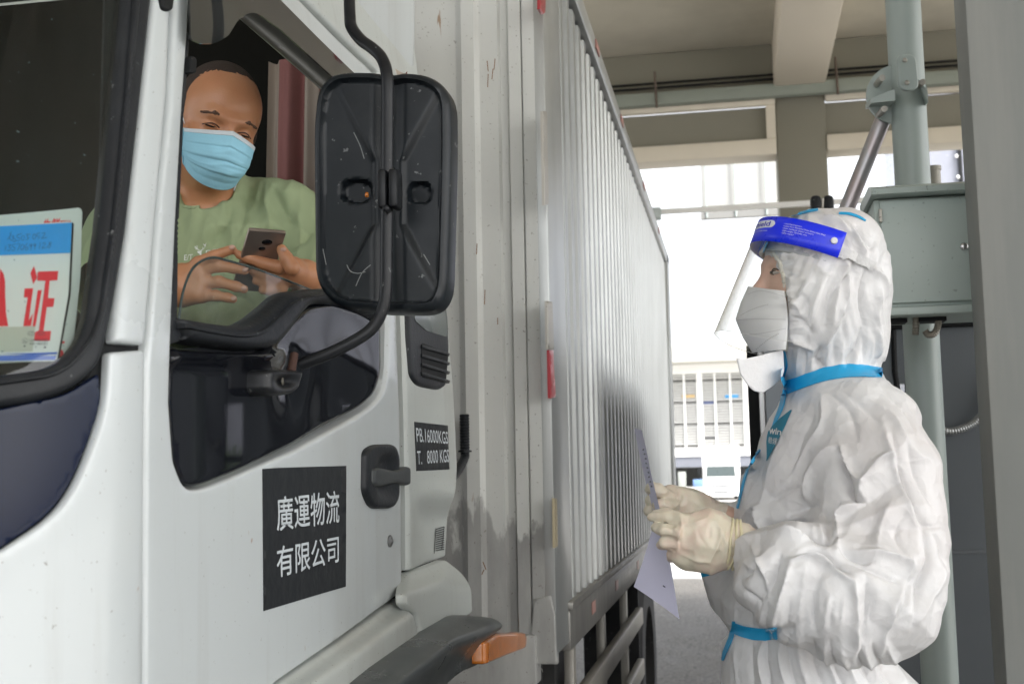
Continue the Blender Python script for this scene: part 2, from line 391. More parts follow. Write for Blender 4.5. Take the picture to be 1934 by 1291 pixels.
# translucent roof panels outside (between bar and ledge)
sk = root('screen_panel', (2.2, 16, 3.9), 'pale hanging screen of white panels on dark rods, left of the column', 'screen')
A = zat(1322, 292, 16); B = zat(1470, 288, 16); C_ = zat(1322, 408, 16)
MB().box((A[0], 16, C_[2]+.04), (B[0]+.4, 16.03, A[2]+.5)).build('sheet', mat('white sheet', (.36, .36, .345), .6), sk)
MB().box((A[0]-.02, 15.96, C_[2]-.05), (B[0]+.4, 16.06, C_[2]+.037)).build('bottom_rail', mat('rail grey', (.22, .22, .21), .6), sk)
for px in (1333, 1388, 1446):
    q = zat(px, 350, 15.95); MB().tube([(q[0], 15.95, C_[2]-.04), (q[0], 15.95, A[2]+.5)], .012, 6).build('rod', M['steel_grey'], sk)
# far building with louvres
FY = 75.
fb = root('louvred_building', (8, FY, 0), 'long pale building with white horizontal louvres beyond the yard', 'building')
f = lambda px, py: plane(1, FY)(px, py)[0][0]
zr, zr2 = f(1340, 657)[2], f(1340, 688)[2]; x0, x1 = -60, 70
MB().box((x0, FY-2.5, zr2), (x1, FY+14, zr)).build('roof', mat('roof slab', (.42, .41, .37), .7), fb)
zt1, zb1 = f(1340, 702)[2], f(1340, 850)[2]
MB().box((x0, FY+.6, zb1-.3), (x1, FY+14, zr2)).build('wall', M['bldg'], fb)
MB().box((x0, FY-.3, zt1-.1), (x1, FY+.5, zt1+.55)).box((x0, FY-.3, zb1-.35), (x1, FY+.5, zb1+.15)).build('fascia', M['white_far'], fb)
lv = MB(); nl = 27
for i in range(nl):
    z = zb1+.2+(zt1-.1-zb1-.2)*i/nl; lv.box((x0, FY-.02, z), (x1, FY+.16, z+.115 if i % 8 else z+.05))
lv.build('louvre', M['louvre'], fb)
ml = MB()
for px in (1293, 1322, 1351, 1380, 1409, 1264): q = f(px, 760); ml.box((q[0]-.06-(.12 if px in (1322, 1409) else 0), FY-.12, zb1), (q[0]+.06+(.12 if px in (1322, 1409) else 0), FY-.04, zt1))
ml.build('mullion', M['white_far'], fb)
for px, py, c in ((1340, 760, (.08, .1, .2)), (1343, 826, (.1, .1, .1)), (1300, 748, (.5, .35, .15)), (1382, 748, (.05, .3, .6))):
    q = f(px, py); MB().box((q[0]-.4, FY-.05, q[2]-.09), (q[0]+.4, FY-.03, q[2]+.09)).build('window', mat('tint %d' % px, c, .4), fb)
zc = f(1340, 878)[2]
MB().box((x0, FY-.2, zc-.1), (x1, FY+9, zb1-.36)).build('dock_lintel', mat('dock lintel', (.16, .17, .2), .7), fb)
MB().box((x0, FY+6, 0), (x1, FY+6.3, zc)).build('dock_wall', mat('dock wall', (.5, .5, .48), .7), fb)
MB().box((x0, FY-1, 0), (x1, FY+6, f(1340, 918)[2])).build('loading_dock', mat('dock grey', (.4, .4, .38), .7), fb)
for i in range(26):
    xx = f(1272, 900)[0]-6+i*.9; c = random.choice([(.15, .25, .45), (.6, .6, .55), (.3, .32, .3), (.55, .5, .2), (.75, .75, .7)]); h = random.uniform(.4, 1.3); z0 = f(1340, 918)[2]
    tag(MB().box((xx, FY-.5, z0+.002), (xx+random.uniform(.3, .7), FY+.2, z0+h), b=.03).build('pallet_goods', mat('goods %d' % (i % 7), c, .6)), 'wrapped goods standing on the far loading dock', 'goods', 'goods along the far loading dock')
# far light truck
def wheel_mb(c, r, w, n=28):
    c = Vector(c); prof = [(r*.6, -w/2), (r*.93, -w/2), (r, -w*.36), (r, w*.36), (r*.93, w/2), (r*.6, w/2)]; V = []; F = []
    for j in range(n):
        a = 2*math.pi*j/n
        for (rr, x) in prof: V.append(c+Vector((x, rr*math.cos(a), rr*math.sin(a))))
    k = len(prof)
    for j in range(n):
        for i in range(k): F.append((j*k+i, ((j+1) % n)*k+i, ((j+1) % n)*k+(i+1) % k, j*k+(i+1) % k))
    return V, F
q = plane(2, 0)(1363, 944)[0][0]; TY = q[1]; tx = q[0]; s = TY/FPX/1.0
ft = root('light_truck', (tx, TY, 0), 'small white box truck parked head-on in the bright yard', 'truck')
Wd = 68*s*.98/2; hz = lambda py: (944-py)*s
MB().box((tx-Wd*1.05, TY+1.5, hz(935)), (tx+Wd*1.05, TY+5.5, hz(842)), b=.03).build('cargo_box', M['white_far'], ft)
cabp = [(0, hz(936)), (0, hz(908)), (.06, hz(903)), (.42, hz(880)), (.5, hz(877)), (1.4, hz(877)), (1.4, hz(936))]
MB().prism([(tx-Wd*.93, TY+y, z) for y, z in cabp], 0, (Wd*1.86, 0, 0)).build('cab', M['white_far'], ft, smooth=False)
MB().add([(tx-Wd*.82, TY+.08, hz(901)), (tx+Wd*.82, TY+.08, hz(901)), (tx+Wd*.78, TY+.39, hz(881)), (tx-Wd*.78, TY+.39, hz(881))], [(0, 1, 2, 3)]).build('windscreen', mat('far glass', (.035, .05, .05), .3), ft, smooth=False)
MB().box((tx-Wd*.5, TY-.02, hz(919)), (tx+Wd*.5, TY+.0, hz(916))).box((tx-Wd*.4, TY-.03, hz(930)), (tx+Wd*.4, TY-.005, hz(927))).build('grille', M['shade'], ft)
for sx in (-1, 1):
    MB().box((tx+sx*Wd*.72-.1, TY-.03, hz(925)), (tx+sx*Wd*.72+.1, TY-.003, hz(919)), b=.01).build('headlight', mat('lamp', (.7, .72, .72), .2), ft)
    V, F = wheel_mb((tx+sx*Wd*.8, TY+.7, .33), .33, .2); MB().add(V, F).build('wheel', M['tyre'], ft)
    MB().box((tx+sx*Wd*1.2-.06, TY+.2, hz(903)), (tx+sx*Wd*1.2+.06, TY+.26, hz(886)), b=.01).build('wing_mirror', M['dark'], ft)
# near grey column on the right
p = plane(1, 2.62)(1842, 700)[0][0]
pw = tag(MB().box((p[0], 2.5, .2), (p[0]+.75, 2.62, 5.555), b=.006).build('concrete_column', mat('column grey', (.215, .225, .215), .6, var=.12, vs=2.5, rv=.1, extra=lambda N, L, tc, c, b: mixc(N, L, math_(N, L, 'MULTIPLY', thr(N, L, tc, 2.2, .45, .75, 6, (2.5, 1, .22)), .7), c, (.36, .35, .32)))), 'broad flat grey column filling the right edge, nearest to the camera', 'column')
# booth wall behind the worker
BY = 3.7; bf = lambda px, py: plane(1, BY)(px, py)[0][0]
bo = root('booth', (1.5, BY, .2), 'grey clad booth with a dark frame behind the worker and the post', 'booth')
xl = bf(1449, 800)[0]; ztop = bf(1760, 600)[2]; zg = bf(1830, 1041)[2]; zm = bf(1700, 700)[2]
xv = bf(1697, 680)[0]
clad = mat('booth cladding', (.15, .165, .18), .36, .5, var=.06, vs=3)
w0, w1, wz0, wz1 = .28, .50, 1.22, 1.74
WL = MB()
for (a_, b_2, c_, d_) in ((xl, w0, zg+.006, ztop-.03), (w1, xl+3.0, zg+.006, ztop-.03), (w0, w1, wz1, ztop-.03), (w0, w1, zg+.006, wz0), (xl, xl+3.0, .2, zg-.006)):
    WL.box((a_, BY, c_), (b_2, BY+.03, d_)).box((a_ if a_ != w1 else w1+1.2, BY+1.77, c_), (b_2 if b_2 < 3 else xl+3., BY+1.8, d_))
WL.box((xl, BY+.031, .2), (xl+.03, BY+1.769, ztop-.03)).box((xl+2.97, BY+.031, .2), (xl+3.0, BY+1.769, ztop-.03)); WL.build('wall', clad, bo, smooth=False)
MB().box((xl, BY-.003, zg-.006), (xl+3., BY+.02, zg+.006)).build('groove', M['shade'], bo)
MB().box((xl+.03, BY+.03, ztop-.06), (xl+2.97, BY+1.77, ztop-.031)).build('core', M['shade'], bo)
WB_ = MB()
for i in range(7): WB_.box((w0+.012+i*.033, BY+.01, wz0), (w0+.018+i*.033, BY+.016, wz1))
for z in (1.36, 1.55): WB_.box((w0, BY+.008, z), (w1, BY+.018, z+.02))
WB_.build('window_bars', M['dark'], bo)
MB().box((xl-.02, BY-.02, ztop-.03), (xl+3.02, BY+1.82, ztop), b=.004).build('top_rail', M['dark'], bo)
x2 = bf(1417, 800)[0]
MB().box((x2, BY+.3, .2), (x2+.035, BY+.36, ztop-.033)).build('door_post', M['dark'], bo)
MB().box((x2+.035, BY+.32, .2), (x2+.05, BY+.35, ztop-.034)).build('post_trim', M['chrome'], bo)
MB().tube([bf(1685, 560), bf(1690, 700), bf(1720, 900)], .008, 8).build('cable', M['dark'], bo)
mt = root('flexible_conduit', bf(1800, 815), 'ribbed grey flexible conduit curving across the booth wall', 'conduit')
pts = [Vector(plane(1, BY-.04)(x, y)[0][0]) for x, y in spline([(1750, 800), (1790, 814), (1825, 806), (1850, 788), (1868, 760), (1885, 700)], 14)]
MB().tube(pts, [.0125 if i % 2 else .0105 for i in range(len(pts))], 10).build('hose', mat('hose', (.33, .34, .34), .4, .6), mt)
# post with brace
PD = 3.0
po = root('steel_post', tuple(D(1766, 1291, PD)[:2])+(.2,), 'grey painted round steel post carrying the control cabinet', 'post')
pt = D(1740, 640, PD); px_, py_ = pt.x, pt.y; rp = 66/2*PD/FPX
MB().tube([(px_, py_, .2), (px_, py_, 4.2)], rp, 32).build('pole', M['steel_grey'], po)
SP = depthsurf(lambda x, y: np.full(len(np.atleast_1d(x)), PD-rp-.004))
panel('plate', rc([(1692, 104), (1728, 104), (1734, 172), (1697, 172)], 16), SP, M['steel_grey'], po, thick=.012, lift=.008, bev=3, bevd=.002, step=8)
for (x, y) in ((1709, 114), (1713, 156)):
    q = D(x, y, PD-rp-.016); MB().ell(q, (.006, .004, .006)).build('bolt', M['galv'], po)
# pivot disc
dc = D(1694, 178, PD+.06); mbd = MB(); V = []; F = []; n = 40; rr = 57*PD/FPX
ax = (fwd*1.0+rgt*.12).normalized(); e1 = ax.orthogonal().normalized(); e2 = ax.cross(e1)
for s_ in (0, .012):
    for j in range(n): a2 = 2*math.pi*j/n; V.append(dc+ax*s_+(e1*math.cos(a2)+e2*math.sin(a2))*rr)
F = [tuple(range(n)), tuple(reversed(range(n, 2*n)))]+[(j, (j+1) % n, n+(j+1) % n, n+j) for j in range(n)]
mbd.add(V, F).build('pivot_disc', M['steel_grey'], po)
for (x, y) in ((1662, 152), (1666, 210), (1738, 160)):
    q = D(x, y, PD+.02); MB().tube([q-ax*.03, q+ax*.05], .008, 10).build('bolt', M['galv'], po)
for (x, y, x2_, y2_) in ((1645, 186, 1690, 168), (1735, 150, 1752, 172)):
    a3, b3 = D(x, y, PD+.02), D(x2_, y2_, PD); MB().prism([a3, b3, b3+Vector((0, 0, -.03)), a3+Vector((0, 0, -.012))], 0, ax*.08).build('gusset', M['steel_grey'], po, smooth=False)
brace = mat('brace tube', (.46, .46, .48), .34, .6, var=.25, vs=9, extra=lambda N, L, tc, c, b: mixc(N, L, math_(N, L, 'MULTIPLY', thr(N, L, tc, 11, .55, .62, 3, (1, 1, .3)), .14), c, (.5, .15, .1)))
MB().tube([D(1672, 215, PD+.1), D(1575, 455, PD+.12)], 31/2*PD/FPX, 20).build('brace', brace, po)
# control cabinet
CD = 2.78
def cd_(px, py): return plane(1, CD)(px, py)[0][0]
cb = root('control_cabinet', cd_(1745, 560), 'grey green metal control cabinet with round lock, fixed to the post', 'cabinet')
A = cd_(1655, 480); B = cd_(1846, 480); zt_, zb_ = cd_(1750, 372)[2], cd_(1750, 578)[2]
MB().box((A[0], CD, zb_), (B[0]+.02, CD+.17, zt_), b=.003).build('body', M['cabinet'], cb)
MB().box((A[0]+.012, CD-.012, zb_+.008), (B[0]+.008, CD-.002, zt_-.006), b=.003).build('door', M['cabinet'], cb)
MB().prism([(A[0]-.01, CD-.05, zt_+.002), (A[0]-.01, CD-.055, zt_+.014), (A[0]-.01, CD+.0, zt_+.03), (A[0]-.01, CD+.2, zt_+.03), (A[0]-.01, CD+.2, zt_+.002)], 0, (B[0]-A[0]+.05, 0, 0)).build('rain_hood', M['cabinet'], cb, smooth=False)
MB().box((A[0]-.008, CD-.02, zb_-.02), (B[0]+.03, CD+.18, zb_-.002), b=.003).build('base_plate', M['cabinet'], cb)
q = cd_(1818, 468); MB().tube([(q[0], CD-.02, q[2]), (q[0], CD-.011, q[2])], .0085, 20).ell((q[0], CD-.02, q[2]), (.0085, .004, .0085)).build('lock', M['chrome'], cb)
for y in (410, 541): q = cd_(1661, y); MB().box((q[0]-.003, CD-.02, q[2]-.015), (q[0]+.004, CD-.012, q[2]+.015), b=.001).build('hinge', M['galv'], cb)
for pl in ([(1731, 584), (1730, 610), (1729, 632)], [(1771, 584), (1772, 610), (1766, 628), (1754, 632), (1747, 624)]):
    P = [Vector(plane(1, CD+.04)(x, y)[0][0]) for x, y in spline(pl, 9)]; MB().tube(P, [.0085 if i % 2 else .007 for i in range(len(P))], 10).build('hose', mat('steel hose', (.4, .37, .32), .35, .8), cb)
for (x, y) in ((1690, 588), (1765, 592)): q = cd_(x, y); MB().box((q[0]-.03, CD+.03, zb_-.03), (q[0]+.03, CD+.08, zb_-.021)).build('bracket', M['dark'], cb)
# signal lamp behind the hood and a small camera cap
sl = root('signal_lamp', D(1553, 420, 4.2), 'pair of black rounded lamp housings just above the hood', 'lamp')
for x in (1541, 1565): MB().box(*[tuple(D(x, 398, 4.2)+Vector(v)) for v in ((-.018, -.03, -.09), (.018, .03, .052))], b=.014).build('housing', M['rubber'], sl)
MB().tube([D(1553, 375, 4.19), D(1553, 600, 4.19)], .008, 8).build('stem', M['galv'], sl)
pc = D(1764, 330, 3.2)
tag(MB().tube([pc+Vector((0, 0, -.06)), pc+Vector((0, 0, .012)), pc+Vector((0, 0, .0121)), pc+Vector((0, 0, .022))], [.017, .017, .0195, .0195], 20).build('conduit_cap', mat('beige plastic', (.42, .40, .35), .5)), 'short beige capped tube on top of the cabinet beside the post', 'tube')
# dark glazed building, top right
db = root('office_block', (12, 30, 0), 'dark glazed office wall seen between post and column', 'building')
gq = lambda px, py: plane(1, 30)(px, py)[0][0]
A = gq(1749, 270); B = gq(1749, 420)
MB().box((A[0], 30, 0), (A[0]+14, 38, A[2]+6)).build('glass_wall', mat('office glass', (.22, .23, .27), .25), db)
for k in range(6):
    xx = gq(1812, 300)[0]+k*(gq(1812, 300)[0]-A[0]); MB().box((xx-.04, 29.9, 0), (xx+.04, 29.98, A[2]+6)).build('mullion', M['dark'], db)
for (x, y) in ((1805, 297), (1822, 297), (1808, 336), (1824, 336), (1846, 297), (1846, 336)):
    q = gq(x, y); MB().ell((q[0], 29.9, q[2]), (.035, .02, .045)).build('spider_fitting', M['white_far'], db)
def shrub(x, y, h, r, label):
    t = root('shrub', (x, y, 0), label, 'shrub'); mb = MB(); rn = random.Random(int(x*100))
    for i in range(1500):
        a = rn.uniform(0, 6.28); ph = rn.uniform(-1, 1); q = rn.uniform(.3, 1)**.5*r
        c = Vector((x+q*math.cos(a)*math.sqrt(1-ph*ph), y+q*math.sin(a)*math.sqrt(1-ph*ph), h*.55+q*ph*h*.45/r)); d = Vector((rn.gauss(0, 1), rn.gauss(0, 1), rn.gauss(0, 1))).normalized(); e = d.orthogonal().normalized()
        mb.add([c-d*.08, c+e*.035, c+d*.08, c-e*.035], [(0, 1, 2, 3)])
    mb.build('foliage', mat('leaf', (.07, .13, .03), .5, var=.5, vs=3), t, smooth=False)
    MB().tube([(x, y, 0), (x+.05, y, h*.7)], [.06, .03], 8).build('stem', mat('bark', (.12, .09, .06), .8), t)
shrub(4.6, 13.6, 1.9, .9, 'leafy green shrub beyond the canopy behind the booth'); shrub(6.2, 14.6, 2.4, 1.0, 'taller leafy green shrub to the right of the other one')
# ================================================================== TRUCK
tk = root('box_truck', (-1.75, 3.5, 0), 'white box truck with aluminium cargo box and black company label on its door', 'truck')
XS = lambda px, py: cab(px, py)
def X_(c): return plane(0, c)
# --- front corner, windscreen and A pillar
scr = rc([(-2600, -60), (236, -60), (213, 180), (190, 430), (166, 600), (150, 650, 40), (95, 697, 40), (0, 708), (-2600, 700)], 2)
glass = bpy.data.materials.new('windscreen glass'); glass.use_nodes = True; gn = glass.node_tree.nodes; gl = glass.node_tree.links
def clear_glass(m, tint, refl, haze=0, hazec=(.5, .55, .55), smear=False):
    N = m.node_tree.nodes; L = m.node_tree.links; N.clear(); o = N.new('ShaderNodeOutputMaterial'); t = N.new('ShaderNodeBsdfTransparent'); t.inputs[0].default_value = (*tint, 1)
    g = N.new('ShaderNodeBsdfGlossy'); g.inputs['Roughness'].default_value = .03; f = N.new('ShaderNodeFresnel'); f.inputs[0].default_value = 1.5
    mm = N.new('ShaderNodeMath'); mm.operation = 'MULTIPLY'; L.new(f.outputs[0], mm.inputs[0]); mm.inputs[1].default_value = refl; mm.use_clamp = True
    mx = N.new('ShaderNodeMixShader'); L.new(mm.outputs[0], mx.inputs[0]); L.new(t.outputs[0], mx.inputs[1]); L.new(g.outputs[0], mx.inputs[2]); out = mx.outputs[0]
    if haze:
        d = N.new('ShaderNodeBsdfDiffuse'); d.inputs[0].default_value = (*hazec, 1); tr = N.new('ShaderNodeBsdfTranslucent'); tr.inputs[0].default_value = (*hazec, 1)
        a = N.new('ShaderNodeMixShader'); L.new(d.outputs[0], a.inputs[1]); L.new(tr.outputs[0], a.inputs[2]); x = N.new('ShaderNodeMixShader')
        tc = N.new('ShaderNodeTexCoord'); v = thr(N, L, tc, 14, .35, .8, 8, (1, 1, .6)); q = math_(N, L, 'MULTIPLY', v, haze)
        if smear: s2 = thr(N, L, tc, 230, .725, .75, 2); q = math_(N, L, 'MAXIMUM', q, math_(N, L, 'MULTIPLY', s2, .5))
        q2 = math_(N, L, 'ADD', q, haze*.3); L.new(q2, x.inputs[0]); L.new(out, x.inputs[1]); L.new(a.outputs[0], x.inputs[2]); out = x.outputs[0]
    L.new(out, o.inputs[0])
clear_glass(glass, (.74, .80, .78), 1.0, .022, (.24, .36, .37), True)  # teal haze colour paints in a reflection along with the dust smears
panel('windscreen', scr, lifted(cab, -.004), glass, tk, thick=0, step=60)
seal_out = rc([(-2600, -60), (292, -60), (265, 190), (237, 440), (214, 575), (200, 645, 30), (185, 695, 40), (130, 738, 40), (60, 760, 30), (0, 768), (-2600, 762)], 2)
panel('windscreen_seal', rc([(236, -60), (292, -60), (265, 190), (237, 440), (214, 575), (200, 645, 30), (185, 695, 40), (130, 738, 40), (60, 760, 30), (0, 768), (-2600, 762), (-2600, 700), (0, 708), (95, 697, 40), (150, 650, 40), (166, 600), (190, 430), (213, 180)], 2), cab, M['rubber'], tk, thick=.012, lift=.004, bev=16, bevd=.007, step=12)
panel('seal_lip', rc([(250, -60), (262, -60), (238, 190), (212, 440), (190, 590), (170, 652, 40), (110, 712, 40), (0, 728), (-2600, 726), (-2600, 718), (0, 720), (106, 704, 40), (162, 648, 40), (181, 588), (204, 436), (229, 186)], 2), cab, M['rubber'], tk, thick=.008, lift=.010, bev=4, bevd=.003, step=12)
panel('front_panel', rc([(-2600, 766), (0, 770), (130, 745, 30), (196, 705), (203, 760, 60), (150, 900, 80), (100, 972, 60), (0, 1037), (-2600, 1060)], 4), cab, M['navy'], tk, thick=.006, lift=-.007, bev=3, bevd=.002, step=16)
panel('corner_panel', rc([(208, 664), (275, 660), (274, 900), (272, 1420), (-900, 1420), (-900, 1060), (0, 1040), (103, 975, 60), (154, 903, 80), (204, 765, 60)], 7), cab, M['white_paint'], tk, thick=.006, lift=0, bev=7, bevd=.005, step=16)
panel('pillar_trim', rc([(296, -60), (325, -60), (315, 180), (292, 440), (278, 600), (272, 652), (212, 646), (218, 580), (239, 440), (268, 185)], 7), cab, M['white_paint'], tk, thick=.006, lift=.002, bev=9, bevd=.006, step=10)
panel('gap_backing', [(210, -60), (345, -60), (320, 400), (300, 640), (300, 1420), (-900, 1420), (-900, 760), (150, 760), (195, 690)], lifted(cab, -.012), M['dark'], tk, thick=.004, step=30)
panel('marker_cover', rc([(294, -8), (322, -8), (318, 24), (300, 22)], 9), cab, M['dark'], tk, thick=.006, lift=.007, bev=4, bevd=.003, step=5)
# --- door
hole = rc([(362, -60), (357, 60), (346, 218), (334, 440), (327, 600), (322, 760), (330, 870), (350, 924, 30), (385, 922, 20), (440, 900), (560, 848), (690, 776, 30), (722, 745, 24), (731, 700, 20), (733, 600), (722, 400), (705, 225, 20), (640, 158), (480, 10), (430, -60)], 10)
door_outline = rc([(337, -80), (322, 200), (302, 380), (286, 600), (279, 690), (276, 900), (274, 1420), (430, 1420), (522, 1288), (645, 1203), (756, 1121, 14), (762, 1100), (761, 950), (757, 760), (750, 560), (732, 300), (706, 136), (640, 74), (560, -8), (520, -80)], 6)
doorob = panel('door', door_outline, cab, M['white_paint'], tk, thick=.03, bev=7, bevd=.006, step=14, holes=[hole])
panel('garnish', rc([(330, 655), (400, 664), (480, 668, 20), (522, 652, 20), (552, 615, 30), (590, 575, 20), (640, 568), (690, 585), (727, 612, 14), (728, 700, 20), (718, 742, 24), (688, 772, 30), (560, 843), (440, 895), (380, 919, 20), (350, 918, 30), (333, 870), (326, 760)], 8), lifted(cab, -.006), M['gloss_black'], doorob, thick=.006, bev=9, bevd=.006, step=10,
      off=lambda x, y: .004*np.sin(x*.018)-.006*np.exp(-((x-640)/40.)**2-((y-760)/80.)**2)-.005*np.exp(-((x-560)/25.)**2-((y-720)/60.)**2)+.012*np.exp(-(((y-675-.0*x))/14.)**2)*sstep(560, 500, x))
trim_up = [(330, 596), (402, 609), (455, 614), (486, 603), (517, 579), (548, 553), (590, 545), (660, 548), (724, 590)]
trim_lo = [(724, 614), (660, 580), (600, 573), (572, 592), (548, 626), (522, 652), (490, 660), (455, 658), (400, 650), (352, 641)]
panel('sill_trim', [tuple(p) for p in spline(trim_up, 6)]+[tuple(p) for p in spline(trim_lo, 6)], cab, M['rubber'], doorob, thick=.02, lift=.006, bev=15, bevd=.014, step=8)
panel('sill_bead', [tuple(p) for p in spline([(338, 620), (402, 633), (455, 638), (490, 630), (520, 606), (548, 578), (590, 562), (660, 562), (722, 598)], 6)]+[tuple(p) for p in reversed(spline([(338, 612), (402, 625), (455, 630), (486, 622), (515, 598), (545, 571), (590, 556), (660, 556), (724, 591)], 6))], cab, M['rubber'], doorob, thick=.01, lift=.010, bev=3, bevd=.003, step=8)
# front run channel and seals
panel('run_channel', [(357, 60), (366, 60), (355, 218), (345, 440), (343, 596), (352, 642), (326, 652), (327, 600), (334, 440), (346, 218)], cab, M['rubber'], doorob, thick=.03, lift=-.004, bev=3, bevd=.003, step=10)
panel('frame_seal', [(470, -8), (640, 147), (716, 226), (716, 250), (606, 152), (462, 28), (430, -10)], cab, mat('weathered seal', (.12, .12, .11), .6, var=.3, vs=20), doorob, thick=.006, lift=-.002, bev=3, bevd=.003, step=10)
panel('hinge_knob', rc([(356, 105), (368, 110), (367, 140), (354, 140)], 7), cab, M['dark'], doorob, thick=.02, lift=.004, bev=3, bevd=.003, step=4)
smoke = bpy.data.materials.new('smoked visor'); smoke.use_nodes = True; clear_glass(smoke, (.42, .43, .42), 1.3, .10, (.3, .32, .32))
panel('wind_deflector', rc([(334, -60), (496, -60), (506, 0), (575, 68), (640, 130), (700, 184), (694, 220), (610, 148), (510, 60), (467, 30, 12), (448, 30, 10), (428, 44), (410, 72), (385, 88, 14), (358, 88), (337, 80)], 5), cab, smoke, doorob, thick=.0025, lift=.016, step=10)
wg = bpy.data.materials.new('side glass'); wg.use_nodes = True; clear_glass(wg, (.88, .93, .91), .7, .12, (.60, .64, .62), True)
gpoly = rc([(366, 620), (373, 560), (386, 516), (402, 492, 12), (425, 483, 10), (450, 486), (520, 508), (600, 540), (722, 592), (722, 640), (500, 650)], 8)
panel('window_glass', gpoly, lifted(cab, -.018), wg, doorob, thick=0, step=14)
mb = MB(); P, N_ = lifted(cab, -.0195)(*np.array(resample(spline([(366, 620), (373, 560), (386, 516), (402, 494), (425, 483), (450, 486), (520, 508), (600, 540), (722, 592)], 8), 8, False)).T)
mb.tube([tuple(p) for p in P], .0016, 8).build('glass_edge', mat('glass edge', (.04, .06, .06), .2), doorob)
# labels on the door
LB = panel('company_label', [(495, 885), (520, 883), (653, 879), (652, 1107), (600, 1122), (497, 1153)], cab, M['label_black'], doorob, thick=.0006, lift=.0011, step=14)
text('廣運物流', [(519, 938), (639, 925), (639, 987), (521, 1003)], cab, M['label_text'], LB, .0016, .008)
text('有限公司', [(520, 1032), (638, 1009), (638, 1061), (521, 1091)], cab, M['label_text'], LB, .0016, .008)
# door handle
HD = panel('door_handle', rc([(682, 850), (700, 839, 10), (738, 838), (747, 860), (747, 940), (735, 960), (695, 960), (681, 930)], 12), cab, M['rubber'], doorob, thick=.01, lift=.011, bev=6, bevd=.006, step=5, off=lambda x, y: -.010*sstep(.0, .9, np.clip(1-((x-722)/24.)**2, 0, 1)*np.clip(1-((y-900)/50.)**2, 0, 1)))
panel('grip', rc([(689, 885), (700, 882), (735, 889), (757, 880, 4), (763, 884), (763, 913), (757, 917), (735, 912), (700, 920), (689, 915)], 6), cab, mat('grip', (.045, .05, .052), .5, var=.3, vs=30, bump=.2, bs=150, bdist=.001), HD, thick=.012, lift=.016, bev=6, bevd=.006, step=5)
c0, n0 = cab(735, 1021); q = Vector(c0[0]); MB().tube([q, q+Vector((.003, 0, 0)), q+Vector((.005, 0, 0))], [.0105, .0105, .007], 20).ell(q+Vector((.005, 0, 0)), (.002, .0055, .0055)).build('door_lock', mat('lock', (.22, .22, .22), .35, .8), doorob)
# --- rear quarter of the cab
def qoff(x, y):
    r = sstep(935, 985, y)*sstep(775, 800, x); return -.028*r+.006*np.exp(-((y-930)/18.)**2)*sstep(775, 800, x)
quarter = rc([(772, 1078), (771, 950), (767, 760), (760, 560), (742, 300), (716, 136), (652, 74), (570, -8), (548, -80), (742, -80), (786, 90, 20), (812, 300), (842, 540), (859, 740), (866, 880), (864, 930, 20), (848, 968, 20), (844, 1050)], 5)
qwin = rc([(762, 560), (768, 640), (772, 709), (784, 728), (825, 737), (839, 728), (844, 662), (840, 560)], 8)
def quart(x, y):
    p, n = cab(x, y); p2, n2 = xoff(qoff)(x, y); k = (y > 820)[:, None]; return np.where(k, p2, p), np.where(k, n2, n)
QP = panel('rear_quarter', quarter, quart, M['sill_paint'], tk, thick=.02, bev=6, bevd=.006, step=12)
panel('quarter_trim', rc([(762, 520), (766, 640), (771, 709), (784, 729, 14), (826, 737, 10), (840, 728), (845, 662), (843, 600), (832, 520)], 8), cab, M['rubber'], QP, thick=.01, lift=.006, bev=6, bevd=.006, step=7)
panel('quarter_window', rc([(774, 530), (777, 606), (800, 626), (838, 637), (837, 590), (826, 530)], 5), cab, mat('quarter glass', (.12, .14, .14), .08), QP, thick=.002, lift=.0075, step=10)
panel('vent_recess', rc([(790, 647), (841, 668), (836, 724), (790, 712)], 6), cab, M['dark'], QP, thick=.002, lift=.0068, step=10)
for k in range(4):
    y = 652+k*17; panel('vent_slat', [(789, y), (842, y+16), (841, y+21), (789, y+7)], cab, M['rubber'], QP, thick=.006, lift=.012, bev=1.5, bevd=.003, step=8)
PL = panel('weight_label', [(782, 796), (845, 803), (848, 886), (786, 889)], cab, M['label_black'], QP, thick=.0006, lift=.0011, step=10)
text('PB.16000KGS', [(784, 807), (844, 815), (845, 838), (786, 834)], cab, M['label_text'], PL, .0016, .004)
text('T.   8000 KGS', [(786, 851), (846, 848), (847, 872), (787, 877)], cab, M['label_text'], PL, .0016, .004)
dp = [[(822, 999-i*.2+i*4.2), (838, 994+i*4.2)] for i in range(11)]
qsurf = quart
strokes(dp, qsurf, M['label_black'], QP, 2.0, .0012, 'data_plate')
strokes([[(838, 994), (833, 1038)], [(822, 999), (819, 1045)]], qsurf, M['label_black'], QP, 1.0, .0014, 'data_plate')
